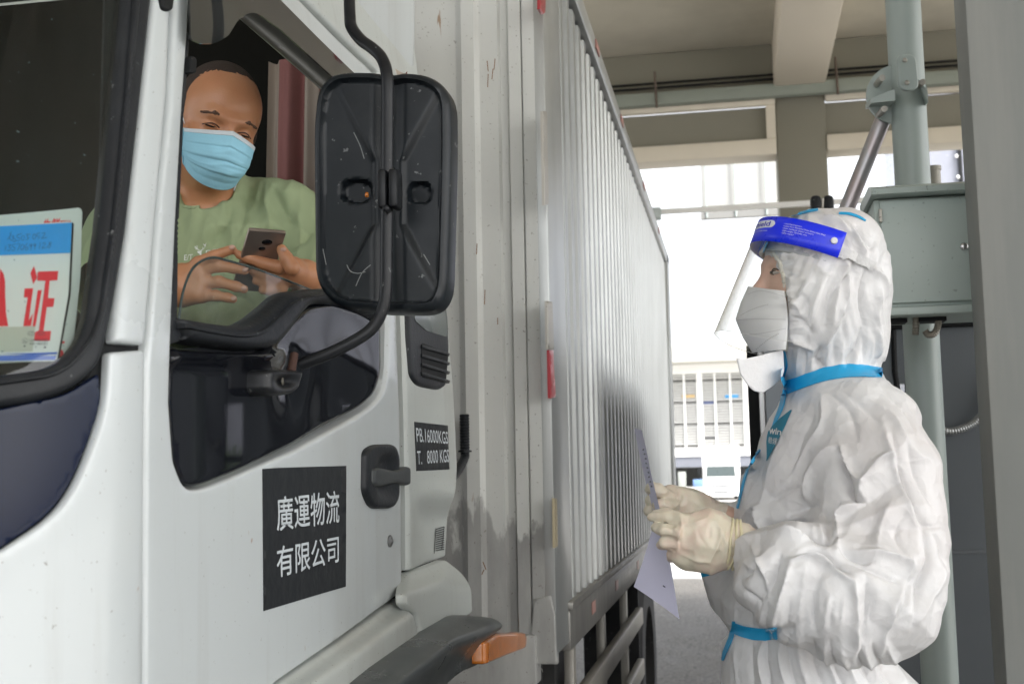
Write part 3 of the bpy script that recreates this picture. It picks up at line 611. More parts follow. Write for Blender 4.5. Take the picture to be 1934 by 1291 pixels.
# --- lower fairings
def bulge(top, a, wd):
    def f(x, y):
        d = polydist(top, x, y, False); return a*sstep(0, wd, d)
    return f
panel('step_fairing', rc([(428, 1430), (526, 1292), (648, 1208), (760, 1127, 8), (764, 1143), (784, 1161), (792, 1190), (790, 1222), (708, 1290), (600, 1430)], 5), xoff(bulge([(430, 1425), (526, 1292), (648, 1208), (760, 1127)], .032, 42)), M['sill_paint'], tk, thick=.012, bev=6, bevd=.006, step=8)
panel('rear_fairing', rc([(766, 1122), (772, 1082), (844, 1056), (876, 1081, 14), (893, 1108, 14), (895, 1156), (793, 1220), (795, 1190), (787, 1159), (767, 1141)], 6), xoff(bulge([(772, 1082), (844, 1056), (876, 1070)], .032, 45)), M['sill_paint'], tk, thick=.012, bev=6, bevd=.006, step=7)
panel('gap_backing', [(500, -60), (560, -60), (720, 120), (765, 560), (778, 1080), (850, 1040), (800, 1200), (600, 1400), (250, 1400), (250, 640), (300, 640), (310, 1000), (650, 1180), (740, 1100), (745, 800), (738, 600), (700, 160)], lifted(cab, -.034), M['dark'], tk, thick=.003, step=40)
# mudguard and side lamp
mg = rc([(600, 1400), (708, 1288), (792, 1224), (880, 1160, 10), (943, 1166, 16), (956, 1178), (953, 1188), (920, 1212), (916, 1253, 8), (876, 1270, 14), (850, 1292), (800, 1420)], 6)
MGm = mat('mudguard', (.05, .058, .06), .3, var=.2, vs=6, rv=.12, extra=scuffs)
panel('mudguard', mg, xoff(lambda x, y: .035*np.exp(-(polydist([(640, 1420), (760, 1290), (860, 1215), (930, 1190)], x, y, False)/26.)**2), -.535), MGm, tk, thick=.03, bev=12, bevd=.012, step=8)
amber = mat('amber lens', (.52, .15, .010), .16, var=.15, vs=40, bump=.35, bs=300, bdist=.0015, coat=.6, sss=.0)
lp = rc([(918, 1211), (943, 1195), (993, 1192), (999, 1202), (997, 1223), (960, 1237), (918, 1255)], 5)
panel('side_lamp', lp, X_(-.50), amber, tk, thick=.018, bev=5, bevd=.01, step=4)
# snorkel
sn = [Vector(plane(0, -.66)(x, y)[0][0]) for x, y in ((877, 782), (878, 850))]
MBs = MB(); k = 25; MBs.tube([sn[0].lerp(sn[1], i/k) for i in range(k+1)], [.0125 if i % 2 else .0108 for i in range(k+1)], 18); MBs.build('intake_hose', M['rubber'], tk)
MB().tube([sn[1], sn[1]+Vector((0, 0, -.004))], .017, 18).tube([Vector(plane(0, -.66)(x, y)[0][0]) for x, y in spline([(878, 852), (878, 862), (872, 876), (862, 892), (852, 905)], 5)], .011, 14).build('intake_elbow', M['rubber'], tk)
# cab shell: roof, rear wall, floor, far side
CB = MB()
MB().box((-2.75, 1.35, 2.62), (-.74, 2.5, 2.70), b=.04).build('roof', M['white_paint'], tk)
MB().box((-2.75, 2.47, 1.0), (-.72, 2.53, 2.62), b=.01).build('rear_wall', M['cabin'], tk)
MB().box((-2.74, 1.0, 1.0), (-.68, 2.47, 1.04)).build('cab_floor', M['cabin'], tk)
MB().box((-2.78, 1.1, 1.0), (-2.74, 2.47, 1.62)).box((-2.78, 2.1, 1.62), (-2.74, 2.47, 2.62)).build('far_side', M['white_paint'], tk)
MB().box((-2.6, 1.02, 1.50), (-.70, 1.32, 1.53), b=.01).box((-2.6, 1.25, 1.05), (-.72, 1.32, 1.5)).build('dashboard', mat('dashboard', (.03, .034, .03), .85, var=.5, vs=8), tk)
# air deflector side behind the cab frame
panel('roof_fairing', rc([(690, -80), (786, -80), (788, 60), (785, 132), (700, 118), (655, 60), (640, -80)], 10), X_(-.70), M['white_paint'], tk, thick=.03, bev=8, bevd=.01, step=14)
# seat + curtain
MB().box((-1.2, 2.38, 1.35), (-.8, 2.44, 1.95), b=.03).build('seat_back', mat('seat cloth', (.03, .032, .04), .9), tk)

cu = MB(); n = 90; V = []; F = []
for i in range(n+1):
    u = i/n; x = -1.0+.36*u
    for j in range(13):
        v = j/12; ztp = plane(1, 2.40)(560, 112+60*max(0, u-.35))[0][0][2]; z = ztp-(ztp-1.3)*v; V.append((x+(.5-u)*.06*(1-v)*.8, 2.40+.016*math.sin(u*34+v*.6)+.008*math.sin(u*61), z))
for i in range(n):
    for j in range(12): F.append((i*13+j, i*13+j+1, (i+1)*13+j+1, (i+1)*13+j))
def curt(N, L, tc, c, b):
    wv = N.new('ShaderNodeTexWave'); wv.bands_direction = 'X'; wv.inputs['Scale'].default_value = 3.4; wv.inputs['Distortion'].default_value = .3; L.new(tc.outputs['Object'], wv.inputs[0])
    r = N.new('ShaderNodeMapRange'); r.inputs[1].default_value = .6; r.inputs[2].default_value = .66; L.new(wv.outputs[1], r.inputs[0]); return mixc(N, L, r.outputs[0], c, (.42, .36, .30))
mesh('curtain', V, F, mat('curtain cloth', (.30, .13, .12), .9, var=.15, extra=curt), tk)
# --- mirror with arm
MY = 1.6
MPOLY = rc([(597, 159), (636, 132), (804, 135), (849, 169), (850, 294), (843, 553), (818, 590), (636, 583), (591, 534), (588, 234)], 40)
MR = panel('mirror', MPOLY, plane(1, MY), M['mirror_plastic'], tk, thick=.035, bev=14, bevd=.014, step=4,
  off=lambda x, y: -.010*sstep(13, 20, polydist(MPOLY, x, y))
    + .008*sstep(34+np.clip((np.abs(y-362)-60)*.55, 0, 200), 20+np.clip((np.abs(y-362)-60)*.5, 0, 200), np.abs(x-731))*sstep(300, 60, np.abs(y-362)*1.)
    - .014*sstep(.25, .55, np.clip(1-((x-668)/36.)**2, 0, 1)*np.clip(1-((y-357)/27.)**2, 0, 1)*(x < 700)) - .014*sstep(.25, .55, np.clip(1-((x-788)/27.)**2, 0, 1)*np.clip(1-((y-360)/25.)**2, 0, 1)*(x > 766))
    - .009*sstep(34, 8, np.abs(x-731))*sstep(330, 200, np.abs(y-362)*1.))
ms = plane(1, MY-.016)
strokes([spline(l, 6) for l in ([(655, 500), (662, 512), (676, 516), (690, 513)], [(672, 540), (684, 515), (700, 500)], [(668, 250), (680, 275), (688, 300)], [(610, 470), (616, 500)], [(800, 480), (812, 500)])], ms, mat('scratch', (.18, .19, .19), .6), MR, 1.6, .0, 'scratch')
q = Vector(ms(682, 362)[0][0]); MB().ell(q+Vector((.002, .02, 0)), (.003, .003, .004)).build('bulb', amber, MR)
mt_ = mat('mirror arm', (.010, .011, .013), .36, spec=.3, var=.2, vs=20, extra=scuffs)
arm = [Vector(plane(1, yy)(x, y)[0][0]) for x, y, yy in spline([(655, -120, 1.66), (659, -20, 1.64), (661, 30, 1.62), (664, 52, 1.61), (682, 76, 1.60), (704, 92, 1.59), (722, 112, 1.58), (731, 145, 1.57), (732, 220, 1.57), (731, 360, 1.57), (730, 470, 1.57), (729, 545, 1.57), (722, 585, 1.57), (704, 618, 1.568), (672, 642, 1.562), (620, 668, 1.555), (566, 688, 1.55)], 6)]
MB().tube(arm, 12.2*1.6/FPX, 18).build('arm', mt_, MR)
ck = plane(1, MY-.055); a, b_ = Vector(ck(731, 318)[0][0]), Vector(ck(731, 391)[0][0]); r = .0125
for x0, x1 in ((-.014, -.0015), (.0015, .014)): MB().box((a.x+x0, a.y-.002, b_.z), (a.x+x1, a.y+.03, a.z), b=.004).build('clamp', mt_, MR)
q = Vector(ck(729, 393)[0][0]); MB().tube([q, q+Vector((0, .012, 0))], .0045, 14).ell(q, (.0045, .002, .0045)).build('clamp_screw', mt_, MR)
BR = panel('arm_bracket', rc([(511, 699), (520, 697), (572, 699), (577, 703), (570, 732), (552, 745), (518, 747), (509, 735)], 7), xoff(lambda x, y: 0*x, -.572), mt_, MR, thick=.035, lift=0, bev=7, bevd=.010, step=4, off=lambda x, y: -.012*np.exp(-((x-542)/15.)**2-((y-719)/9.)**2))
c0, _ = X_(-.578)(534, 720); MB().ell(c0[0], (.001, .004, .005)).build('bracket_screw', mat('screw', (.12, .11, .09), .5, .5), MR)
a, _ = X_(-.585)(550, 702); b_, _ = X_(-.585)(556, 668); MB().tube([a[0], b_[0]], [.006, .0055], 12).build('rusty_pin', mat('rust', (.05, .022, .015), .8, var=.4, vs=50), MR)
# --- things lying behind the windscreen are separate (see below)
# ================================================================== CARGO BOX
def boxdirt(zlim=1.30):
    def f(N, L, tc, c, b):
        sp = N.new('ShaderNodeSeparateXYZ'); L.new(tc.outputs['Object'], sp.inputs[0])
        n1 = thr(N, L, tc, 7, .2, .8, 7, (3, 3, .8)); z = math_(N, L, 'ADD', sp.outputs[2], math_(N, L, 'MULTIPLY', n1, .28))
        r = N.new('ShaderNodeMapRange'); r.inputs[1].default_value = zlim+.23; r.inputs[2].default_value = zlim+.20; L.new(z, r.inputs[0])
        g = thr(N, L, tc, 16, .3, .7, 6, (1, 1, .25)); c = mixc(N, L, math_(N, L, 'MULTIPLY', r.outputs[0], math_(N, L, 'ADD', math_(N, L, 'MULTIPLY', g, .35), .42)), c, (.19, .185, .18))
        c = mixc(N, L, math_(N, L, 'MULTIPLY', thr(N, L, tc, 110, .68, .72, 2), .6), c, (.15, .13, .1))
        cr = thr(N, L, tc, 26, .71, .74, 3, (1, 1, .22), off=(2, 1, 4)); c = mixc(N, L, math_(N, L, 'MULTIPLY', cr, .8), c, (.28, .15, .06)); return c
    return f
bw = mat('box white', (.60, .61, .585), .5, var=.04, vs=3, bump=.15, bs=35, bdist=.004, extra=boxdirt())
BYF = 2.95; XB = -.45; YE = 8.45
bfz = lambda px, py: plane(1, BYF)(px, py)[0][0]
ztopb = 2.95; zbot = float(plane(0, XB)(1052, 1166)[0][0][2]); zsill = float(plane(0, XB)(1054, 1252)[0][0][2])
# front face with pressed ribs: profile along x
xf = lambda px: float(bfz(px, 640)[0])
prof = [(-2.95, 0), (-2.5, 0), (-2.47, -.02), (-2.2, -.02), (-2.17, 0)]
for px, d in ((820, 0), (868, 0), (872, -.004), (882, -.022), (906, -.022), (914, -.004), (949, -.004), (953, .012), (966, .012), (971, -.006), (994, -.006), (995.2, .004), (997, .004), (998.2, -.008), (1021, -.008)): prof.append((xf(px), d))
V = []; F = []; zz = [zsill+.02]+[zsill+.02+(ztopb-zsill)*i/14 for i in range(1, 15)]
for z in zz:
    for x, d in prof: V.append((x, BYF+d, z))
k = len(prof)
for j in range(len(zz)-1):
    for i in range(k-1): F.append((j*k+i, j*k+i+1, (j+1)*k+i+1, (j+1)*k+i))
mesh('front_wall', V, F, bw, tk, angle=20)
# corner post: side strip + smooth panel
alu = mat('aluminium sheet', (.46, .475, .47), .37, .65, var=.06, vs=5, bump=.12, bs=20, bdist=.004, rv=.1, extra=lambda N, L, tc, c, b: mixc(N, L, math_(N, L, 'MULTIPLY', thr(N, L, tc, 5, .45, .8, 7, (1, 1, .3)), .45), c, (.24, .25, .24)))
MB().box((xf(1021)-.02, BYF-.0075, zsill+.02), (XB-.001, BYF+.28, ztopb), b=.004).build('corner_post', alu, tk)
# corrugated side
pit = .136; V = []; F = []; xsz = []
y = BYF+.27
while y < YE-.25:
    for dy, dx in ((0, 0), (.030, 0), (.032, -.007), (.035, 0), (.049, .021), (.104, .021), (.117, 0), (.119, -.006), (.122, 0)): xsz.append((y+dy, dx))
    y += pit
zl = [zbot-.01+(ztopb-.03-zbot)*i/6 for i in range(7)]
for z in zl:
    for (yy, dx) in xsz: V.append((XB-.020+dx-.004, yy, z))
k = len(xsz)
for j in range(6):
    for i in range(k-1): F.append((j*k+i, j*k+i+1, (j+1)*k+i+1, (j+1)*k+i))
mesh('corrugated_side', V, F, alu, tk, angle=20)
MB().box((XB-.05, BYF+.2, zsill), (XB+.004, YE, zbot-.006), b=.004).box((XB-.03, BYF+.2, zbot-.004), (XB+.012, YE, zbot+.016), b=.003).build('side_sill', mat('sill aluminium', (.42, .41, .38), .42, .55, var=.12, vs=9, extra=boxdirt(9.)), tk)
MB().box((XB-.06, BYF-.02, ztopb-.03), (XB+.014, YE, ztopb+.05), b=.008).build('top_rail', alu, tk)
MB().box((XB-.03, YE-.25, zsill), (XB+.014, YE, ztopb+.03), b=.006).build('rear_post', alu, tk)
MB().box((-2.95, BYF+.03, ztopb-.02), (XB-.05, YE, ztopb+.04)).box((-2.96, BYF+.03, zsill+.03), (-2.93, YE, ztopb)).box((-2.95, YE-.03, zsill+.03), (XB-.04, YE, ztopb)).box((-2.93, BYF+.03, zsill+.03), (XB-.05, YE, zsill+.08)).build('box_shell', bw, tk)
q = bfz(1003, 1010)
panel('corner_boot', [(1008, 1130), (1040, 1124), (1048, 1160), (1052, 1254), (1004, 1254), (1000, 1218)], plane(1, BYF-.012), bw, tk, thick=.03, bev=3, bevd=.004, step=10)
MB().box((-2.9, BYF-.03, zsill-.05), (xf(1004), BYF+.05, zsill+.07), b=.006).build('front_sill', bw, tk)
sp_ = X_(XB+.003)
for pl, mm in (([(1022, 210), (1030, 212), (1033, 386), (1025, 388)], 'galv'), ([(1030, 568), (1040, 570), (1043, 660), (1032, 660)], 'galv'), ([(1034, 661), (1042, 661), (1046, 750), (1036, 752)], 'red'), ([(1044, 940), (1049, 941), (1051, 1030), (1045, 1034)], 'galv'), ([(1016, -10), (1027, -10), (1027, 24), (1022, 28), (1016, 18)], 'red')):
    panel('marker_strip' if mm == 'red' else 'hinge_plate', pl, X_(XB+.002), mat('yellowed strip', (.42, .36, .24), .4, .3) if mm == 'galv' and pl[0][1] == 940 else M[mm], tk, thick=.006, lift=.006, bev=1.5, bevd=.002, step=10)
for yy in (3.6, 4.3, 5.2, 6.4, 7.6):
    MB().box((XB+.0045, yy, zsill+.04), (XB+.006, yy+.09, zsill+.075)).build('reflector', mat('faded reflector', (.42, .2, .17), .4), tk)
    MB().box((XB+.015, yy-.3, ztopb-.0), (XB+.019, yy-.2, ztopb+.03)).build('reflector', mat('faded reflector', (.42, .2, .17), .4), tk)
for yy in (): MB().box((XB+.012, yy, 1.35), (XB+.02, yy+.05, 2.3), b=.002).build('hinge_plate', M['galv'], tk)
# rust runs and screws on the box front
rs = mat('rust run', (.22, .10, .03), .8, var=.4, vs=200)
for rl in ([[(920, 115), (922, 135)], [(935, 111), (933, 132)], [(922, 140), (921, 165)], [(931, 130), (929, 150)], [(916, 547), (915, 575)], [(940, 600), (940, 612)], [(901, 460), (900, 480)], [(912, 1060), (918, 1075)], [(914, 1075), (910, 1084)]]): strokes([rl], plane(1, BYF-.024), rs, tk, 1.5, .0, 'rust_mark')
# chassis, underrun rails, wheel
zc = lambda px, py, X: float(X_(X)(px, py)[0][0][2])
MB().box((-1.2, 2.4, .72), (-1.08, YE, .92)).box((-2.3, 2.4, .72), (-2.2, YE, .92)).box((-1.6, 2.9, .5), (-.75, 3.6, .95), b=.03).build('chassis', M['chassis'], tk)
for i, (pa, pb) in enumerate((((1107, 1288), (1223, 1124)), ((1188, 1288), (1226, 1217)))):
    z1 = zc(pa[0], pa[1], XB-.02); MB().box((XB-.04, BYF+.42, z1-.075), (XB-.008, 5.6, z1), b=.006).build('underrun_rail', M['galv'], tk)
for yy in (3.55, 4.35, 5.2): MB().box((XB-.075, yy, .35), (XB-.045, yy+.05, zsill), b=.004).build('rail_bracket', M['galv'], tk)
MB().box((XB-.5, 3.3, .55), (XB-.13, 4.2, zsill-.06), b=.03).box((XB-.06, 3.08, .6), (XB-.03, 3.12, zsill)).build('battery_box', M['chassis'], tk)
MB().tube([(XB-.15, 3.3, zsill-.02), (XB-.12, 4.2, .62)], .015, 8).build('strut', M['galv'], tk)
MB().tube([(-.75, 2.75, .6), (-.75, 2.75, 1.02)], .06, 16).tube([(-.6, 2.98, .62), (-.6, 2.98, 1.0)], .04, 16).build('air_tank', M['chassis'], tk)
for wy in (6.35,):
    V, F = wheel_mb((XB-.17, wy, .5), .5, .26, 40); wo = MB().add(V, F).build('wheel', M['tyre'], tk)
    MB().tube([(XB-.26, wy, .5), (XB-.12, wy, .5), (XB-.10, wy, .5)], [.3, .28, .08], 28).build('rim', M['galv'], wo)
V, F = wheel_mb((-.8, 1.95, .5), .5, .26, 40); wo = MB().add(V, F).build('wheel', M['tyre'], tk)
MB().tube([(-.88, 1.95, .5), (-.68, 1.95, .5), (-.66, 1.95, .5)], [.3, .27, .09], 28).build('rim', M['galv'], wo)
MB().box((XB-.3, 5.72, .35), (XB-.04, 5.74, 1.0)).build('mud_flap', M['tyre'], tk)
# ================================================================== CARDS BEHIND THE WINDSCREEN
cw = mat('card white', (.80, .82, .80), .4, var=.03); cblue = mat('card blue', (.02, .36, .85), .4, var=.12, vs=30); cred = mat('card red', (.82, .010, .03), .45); cink = mat('ink', (.02, .03, .07), .5); cbl2 = mat('card deep blue', (.02, .12, .60), .4)
s1 = lambda x, y: lifted(cab, -.012)(np.asarray(x)+9., np.asarray(y)-10.); s2 = lambda x, y: lifted(cab, -.022)(np.asarray(x)+19., np.asarray(y)-15.)
cr = root('permit_card', tuple(s1(60, 560)[0][0]), 'plastic permit card with blue top and large red characters behind the windscreen', 'card')
panel('sheet', rc([(-110, 428), (133, 420), (138, 424), (133, 560), (112, 684), (104, 689), (-110, 692)], 3), s1, cw, cr, thick=.0012, step=16)
panel('blue_band', [(-110, 430), (136.5, 422), (134, 480), (-110, 484)], s1, cblue, cr, thick=0, lift=.0006, step=12)
panel('border', [(137, 422), (140, 425), (135, 560), (113, 686), (110, 684), (131.5, 560)], s1, M['dark'], cr, thick=.001, lift=.0012, step=10)
def C3(x, y): return (x/4.165, 390+y/4.165)
for pl in ([(255, 472), (282, 565), (250, 618), (225, 530)], [(178, 650), (250, 650), (215, 905), (250, 850), (235, 950), (170, 950), (205, 722), (172, 722)], [(288, 666), (322, 666), (268, 975), (248, 950)], [(288, 518), (458, 516), (452, 590), (388, 592), (375, 730), (430, 732), (420, 800), (365, 802), (340, 992), (403, 992), (395, 1070), (262, 1068), (268, 1000), (302, 985), (352, 592), (283, 590)], [(-30, 490), (0, 530), (14, 590), (16, 700), (25, 850), (44, 948), (-60, 950)]):
    panel('red_character', [C3(*p) for p in pl], s1, cred, cr, thick=0, lift=.0007, step=12)
panel('stripe', [(-110, 672), (110, 669), (109, 673), (-110, 676)], s1, cbl2, cr, thick=0, lift=.0006, step=12)
panel('stripe', [(-110, 680), (108, 676), (106, 687), (-110, 690)], s1, cbl2, cr, thick=0, lift=.0006, step=12)
panel('sticker', [(-110, 620), (65, 619), (60, 667), (-110, 667)], s1, mat('sticker cream', (.55, .56, .48), .5, var=.06, vs=30), cr, thick=0, lift=.0009, step=12)
pen = lambda ls: [[C3(*p) for p in spline(l, 4)] for l in ls]
strokes(pen([[(30, 262), (50, 235), (60, 200), (48, 250), (70, 268), (78, 235), (60, 232)], [(85, 230), (78, 250), (98, 262), (92, 280), (75, 272)], [(130, 222), (112, 226), (110, 245), (130, 250), (125, 272), (105, 270)], [(112, 226), (150, 215)], [(152, 232), (145, 258), (160, 268), (172, 246), (160, 230)], [(185, 222), (205, 220), (192, 240), (208, 246), (195, 266), (182, 262)], [(252, 218), (240, 245), (252, 262), (268, 240), (258, 218)], [(300, 212), (278, 218), (275, 236), (295, 240), (290, 262)], [(318, 218), (340, 212), (338, 230), (315, 258), (362, 246)],
  [(18, 312), (10, 348)], [(35, 305), (60, 304), (42, 322), (58, 328), (45, 350), (28, 345)], [(100, 296), (75, 302), (72, 318), (92, 325), (84, 350), (66, 345)], [(108, 300), (135, 296), (115, 348)], [(150, 300), (140, 330), (155, 345), (170, 320), (158, 300)], [(196, 292), (180, 320), (185, 345), (202, 340), (200, 322), (184, 328)], [(232, 298), (216, 305), (222, 320), (236, 302), (224, 350)], [(262, 295), (248, 305), (256, 318), (268, 298), (258, 345)], [(305, 288), (296, 340)], [(322, 298), (345, 290), (340, 310), (318, 336), (358, 328)], [(395, 290), (378, 292), (392, 315), (376, 332), (368, 318), (400, 292)]]), s1, cink, cr, .8, .0009, 'handwriting')
def circ(cx, cy, rx, ry, a0=0, a1=360): return [C3(cx+rx*math.cos(R(a)), cy+ry*math.sin(R(a))) for a in np.linspace(a0, a1, 20)]
strokes([circ(233, 1010, 26, 19), circ(224, 1010, 7, 10, 50, 310), circ(236, 1010, 7, 10, 50, 310), circ(248, 1010, 7, 10, 50, 310), circ(184, 1070, 24, 21)], s1, cink, cr, .5, .0012, 'approval_mark')
strokes([circ(320, 1016, 28, 20, 150, 390), circ(320, 1012, 18, 14, 20, 160), [C3(308, 1000), C3(314, 1025), C3(320, 1008), C3(326, 1025), C3(333, 1000)]], s1, cink, cr, .7, .0012, 'approval_mark')
for body, a in (('E', (174, 1060, 186, 1080)), ('1', (189, 1068, 195, 1082)), ('LAMINATED', (222, 1054, 376, 1072)), ('43R−001521', (220, 1081, 372, 1100)), ('4', (268, 1110, 278, 1124))):
    text(body, [C3(a[0], a[1]), C3(a[2], a[1]+3), C3(a[2], a[3]+3), C3(a[0], a[3])], s1, cink, cr, .0012, name='printed_mark')
for (x, y) in ((182, 1108), (352, 1120)): panel('approval_mark', [C3(x, y-8), C3(x+11, y+8), C3(x-11, y+8)], s1, cink, cr, thick=0, lift=.0012, step=20)
cr2 = root('delivery_card', tuple(s2(150, 560)[0][0]), 'larger white card with red print tucked behind the permit card', 'card')
panel('sheet', rc([(-110, 406), (152, 392), (158, 398), (157, 520), (146, 640), (139, 671, 6), (118, 690), (-110, 700)], 4), s2, mat('card white b', (.70, .74, .71), .45), cr2, thick=.0008, step=16)
text('生鲜', [C3(300, 92), C3(450, 84), C3(440, 186), C3(278, 192)], s2, cred, cr2, .0007, .02, skew=.12)
text('配送', [C3(455, 104), C3(553, 106), C3(548, 168), C3(448, 168)], s2, cred, cr2, .0007, .02, skew=.1)
panel('red_dot', [C3(488+24*math.cos(R(a)), 1176+32*math.sin(R(a))) for a in range(0, 360, 20)], s2, cred, cr2, thick=0, lift=.0007, step=20)
panel('red_mark', [C3(482, 1078), C3(522, 1076), C3(520, 1094), C3(480, 1096)], s2, cred, cr2, thick=0, lift=.0007, step=20)
# ================================================================== IMPLICIT SURFACES FOR BODIES AND CLOTH
def hash3(i, j, k, seed):
    n = (i*73856093) ^ (j*19349663) ^ (k*83492791) ^ (seed*2654435761 & 0x7fffffff); n = n & 0x7fffffff
    n = (n ^ (n >> 13))*1274126177 & 0x7fffffff; n = (n ^ (n >> 16))*668265263 & 0x7fffffff; return ((n ^ (n >> 15)) & 0xffff)/65535.0
def vnoise(P, f, seed=1):
    Q = np.asarray(P, float)*f+100.; I = np.floor(Q).astype(np.int64); t = Q-I; t = t*t*t*(t*(t*6-15)+10); o = 0
    for a in (0, 1):
        for b in (0, 1):
            for c in (0, 1):
                wgt = (t[:, 0] if a else 1-t[:, 0])*(t[:, 1] if b else 1-t[:, 1])*(t[:, 2] if c else 1-t[:, 2]); o = o+wgt*hash3(I[:, 0]+a, I[:, 1]+b, I[:, 2]+c, seed)
    return o
def ridge(P, f, seed=1, oct_=2):                               # sharp folded-cloth ridges, 0..1
    o = 0; a = 1; s = 0
    for k in range(oct_): o = o+a*(1-np.abs(2*vnoise(P, f*2.1**k, seed+k)-1))**1.6; s += a; a *= .5
    return o/s
class Field:
    def __init__(s, lo, hi, h):
        s.lo = np.array(lo, float); s.h = h; s.n = np.ceil((np.array(hi)-s.lo)/h).astype(int)+1; s.F = np.full(s.n, .05, np.float32)
    def sub(s, lo, hi):
        a = np.clip(np.floor((np.array(lo)-s.lo)/s.h).astype(int), 0, s.n-1); b = np.clip(np.ceil((np.array(hi)-s.lo)/s.h).astype(int)+1, 1, s.n)
        if np.any(b <= a): return None
        ax = [(s.lo[i]+np.arange(a[i], b[i])*s.h).astype(np.float32) for i in range(3)]; return tuple(slice(a[i], b[i]) for i in range(3)), np.meshgrid(*ax, indexing='ij', sparse=True)
    def mix(s, sl, d, k, op='add'):
        A = s.F[sl]
        if op == 'add':
            if k > 0: hh = np.clip(.5+.5*(A-d)/k, 0, 1); s.F[sl] = A*(1-hh)+d*hh-k*hh*(1-hh)
            else: s.F[sl] = np.minimum(A, d)
        else:
            d = -d; hh = np.clip(.5-.5*(A-d)/k, 0, 1); s.F[sl] = A*(1-hh)+d*hh+k*hh*(1-hh)
    def cone(s, a, b, ra, rb, k=.01, op='add', sq=None, sf=1.0):
        a = np.array(a, float); b = np.array(b, float); m = max(ra, rb)*max(1, sf)+k+.012; r = s.sub(np.minimum(a, b)-m, np.maximum(a, b)+m)
        if r is None: return s
        sl, (X, Y, Z) = r; ab = b-a; L = max(ab@ab, 1e-9); px, py, pz = X-a[0], Y-a[1], Z-a[2]
        t = np.clip((px*ab[0]+py*ab[1]+pz*ab[2])/L, 0, 1); dx, dy, dz = px-t*ab[0], py-t*ab[1], pz-t*ab[2]
        q2 = dx*dx+dy*dy+dz*dz
        if sq is not None: c = dx*sq[0]+dy*sq[1]+dz*sq[2]; q2 = q2+c*c*(1/sf**2-1)
        s.mix(sl, (np.sqrt(q2)-(ra+(rb-ra)*t)).astype(np.float32), k, op); return s
    def chain(s, pts, rad, k=.01, **kw):
        for i in range(len(pts)-1): s.cone(pts[i], pts[i+1], rad[i], rad[i+1], k, **kw)
        return s
    def ell(s, c, r, B=None, k=.01, op='add'):
        c = np.array(c, float); m = max(r)+k+.012; q = s.sub(c-m, c+m)
        if q is None: return s
        sl, (X, Y, Z) = q; x, y, z = X-c[0], Y-c[1], Z-c[2]
        if B is None: B = np.eye(3)
        u = [(x*B[i][0]+y*B[i][1]+z*B[i][2]) for i in range(3)]
        k0 = np.sqrt(sum((u[i]/r[i])**2 for i in range(3))); k1 = np.sqrt(sum((u[i]/r[i]**2)**2 for i in range(3)))+1e-6
        s.mix(sl, (k0*(k0-1)/k1).astype(np.float32), k, op); return s
    def loft(s, secs, U, Vv, k=.02, op='add'):                  # secs: (point, a, b) stacked in z
        S = sorted(secs, key=lambda q: q[0][2]); z = np.array([q[0][2] for q in S]); C = np.array([list(q[0]) for q in S]); a = np.array([q[1] for q in S]); b = np.array([q[2] for q in S]); m = max(a.max(), b.max())+.03
        r = s.sub([C[:, 0].min()-m, C[:, 1].min()-m, z[0]-.01], [C[:, 0].max()+m, C[:, 1].max()+m, z[-1]+.01]); sl, (X, Y, Z) = r; zz = Z.ravel()
        def ip(v): return np.interp(zz, z, v).reshape(1, 1, -1).astype(np.float32)
        dx, dy = X-ip(C[:, 0]), Y-ip(C[:, 1]); A, B_ = ip(a), ip(b); du = dx*U[0]+dy*U[1]; dv = dx*Vv[0]+dy*Vv[1]
        q = np.sqrt((du/A)**2+(dv/B_)**2)+1e-6; g = np.sqrt((du/A**2)**2+(dv/B_**2)**2)/q+1e-6
        d = (q-1)/g; d = np.maximum(d, np.maximum(Z-z[-1], z[0]-Z)); s.mix(sl, d.astype(np.float32), k, op); return s
    def mesh(s, iso=0.0, smooth=2):
        F = s.F-iso; S = F < 0; nx, ny, nz = F.shape
        c = S[:-1, :-1, :-1].astype(np.int8)
        tot = sum(S[i:nx-1+i, j:ny-1+j, k:nz-1+k].astype(np.int8) for i in (0, 1) for j in (0, 1) for k in (0, 1)); act = (tot > 0) & (tot < 8)
        idx = -np.ones(act.shape, np.int64); I = np.argwhere(act); idx[act] = np.arange(len(I)); acc = np.zeros((len(I), 3)); cnt = np.zeros(len(I))
        for ax in range(3):
            o1, o2 = [a for a in range(3) if a != ax]
            for p in (0, 1):
                for q in (0, 1):
                    A = I.copy(); A[:, o1] += p; A[:, o2] += q; Bq = A.copy(); Bq[:, ax] += 1
                    fa = F[A[:, 0], A[:, 1], A[:, 2]]; fb = F[Bq[:, 0], Bq[:, 1], Bq[:, 2]]; m = (fa < 0) != (fb < 0); t = np.where(m, fa/np.where(m, fa-fb, 1), 0)
                    P = A.astype(float); P[:, ax] += t; acc[m] += P[m]; cnt[m] += 1
        V = s.lo+acc/cnt[:, None]*s.h; quads = []
        for ax in range(3):
            o1, o2 = [(1, 2), (2, 0), (0, 1)][ax]; A = np.take(S, range(S.shape[ax]-1), ax); Bq = np.take(S, range(1, S.shape[ax]), ax); E = np.argwhere(A != Bq)
            E = E[(E[:, o1] > 0) & (E[:, o2] > 0) & (E[:, o1] < S.shape[o1]-1) & (E[:, o2] < S.shape[o2]-1)]
            ins = S[E[:, 0], E[:, 1], E[:, 2]]
            def g(d1, d2): Q = E.copy(); Q[:, o1] -= d1; Q[:, o2] -= d2; return idx[Q[:, 0], Q[:, 1], Q[:, 2]]
            q = np.stack([g(1, 1), g(0, 1), g(0, 0), g(1, 0)], 1); q[~ins] = q[~ins][:, ::-1]; quads.append(q)
        Q = np.vstack(quads); Q = Q[(Q >= 0).all(1)]
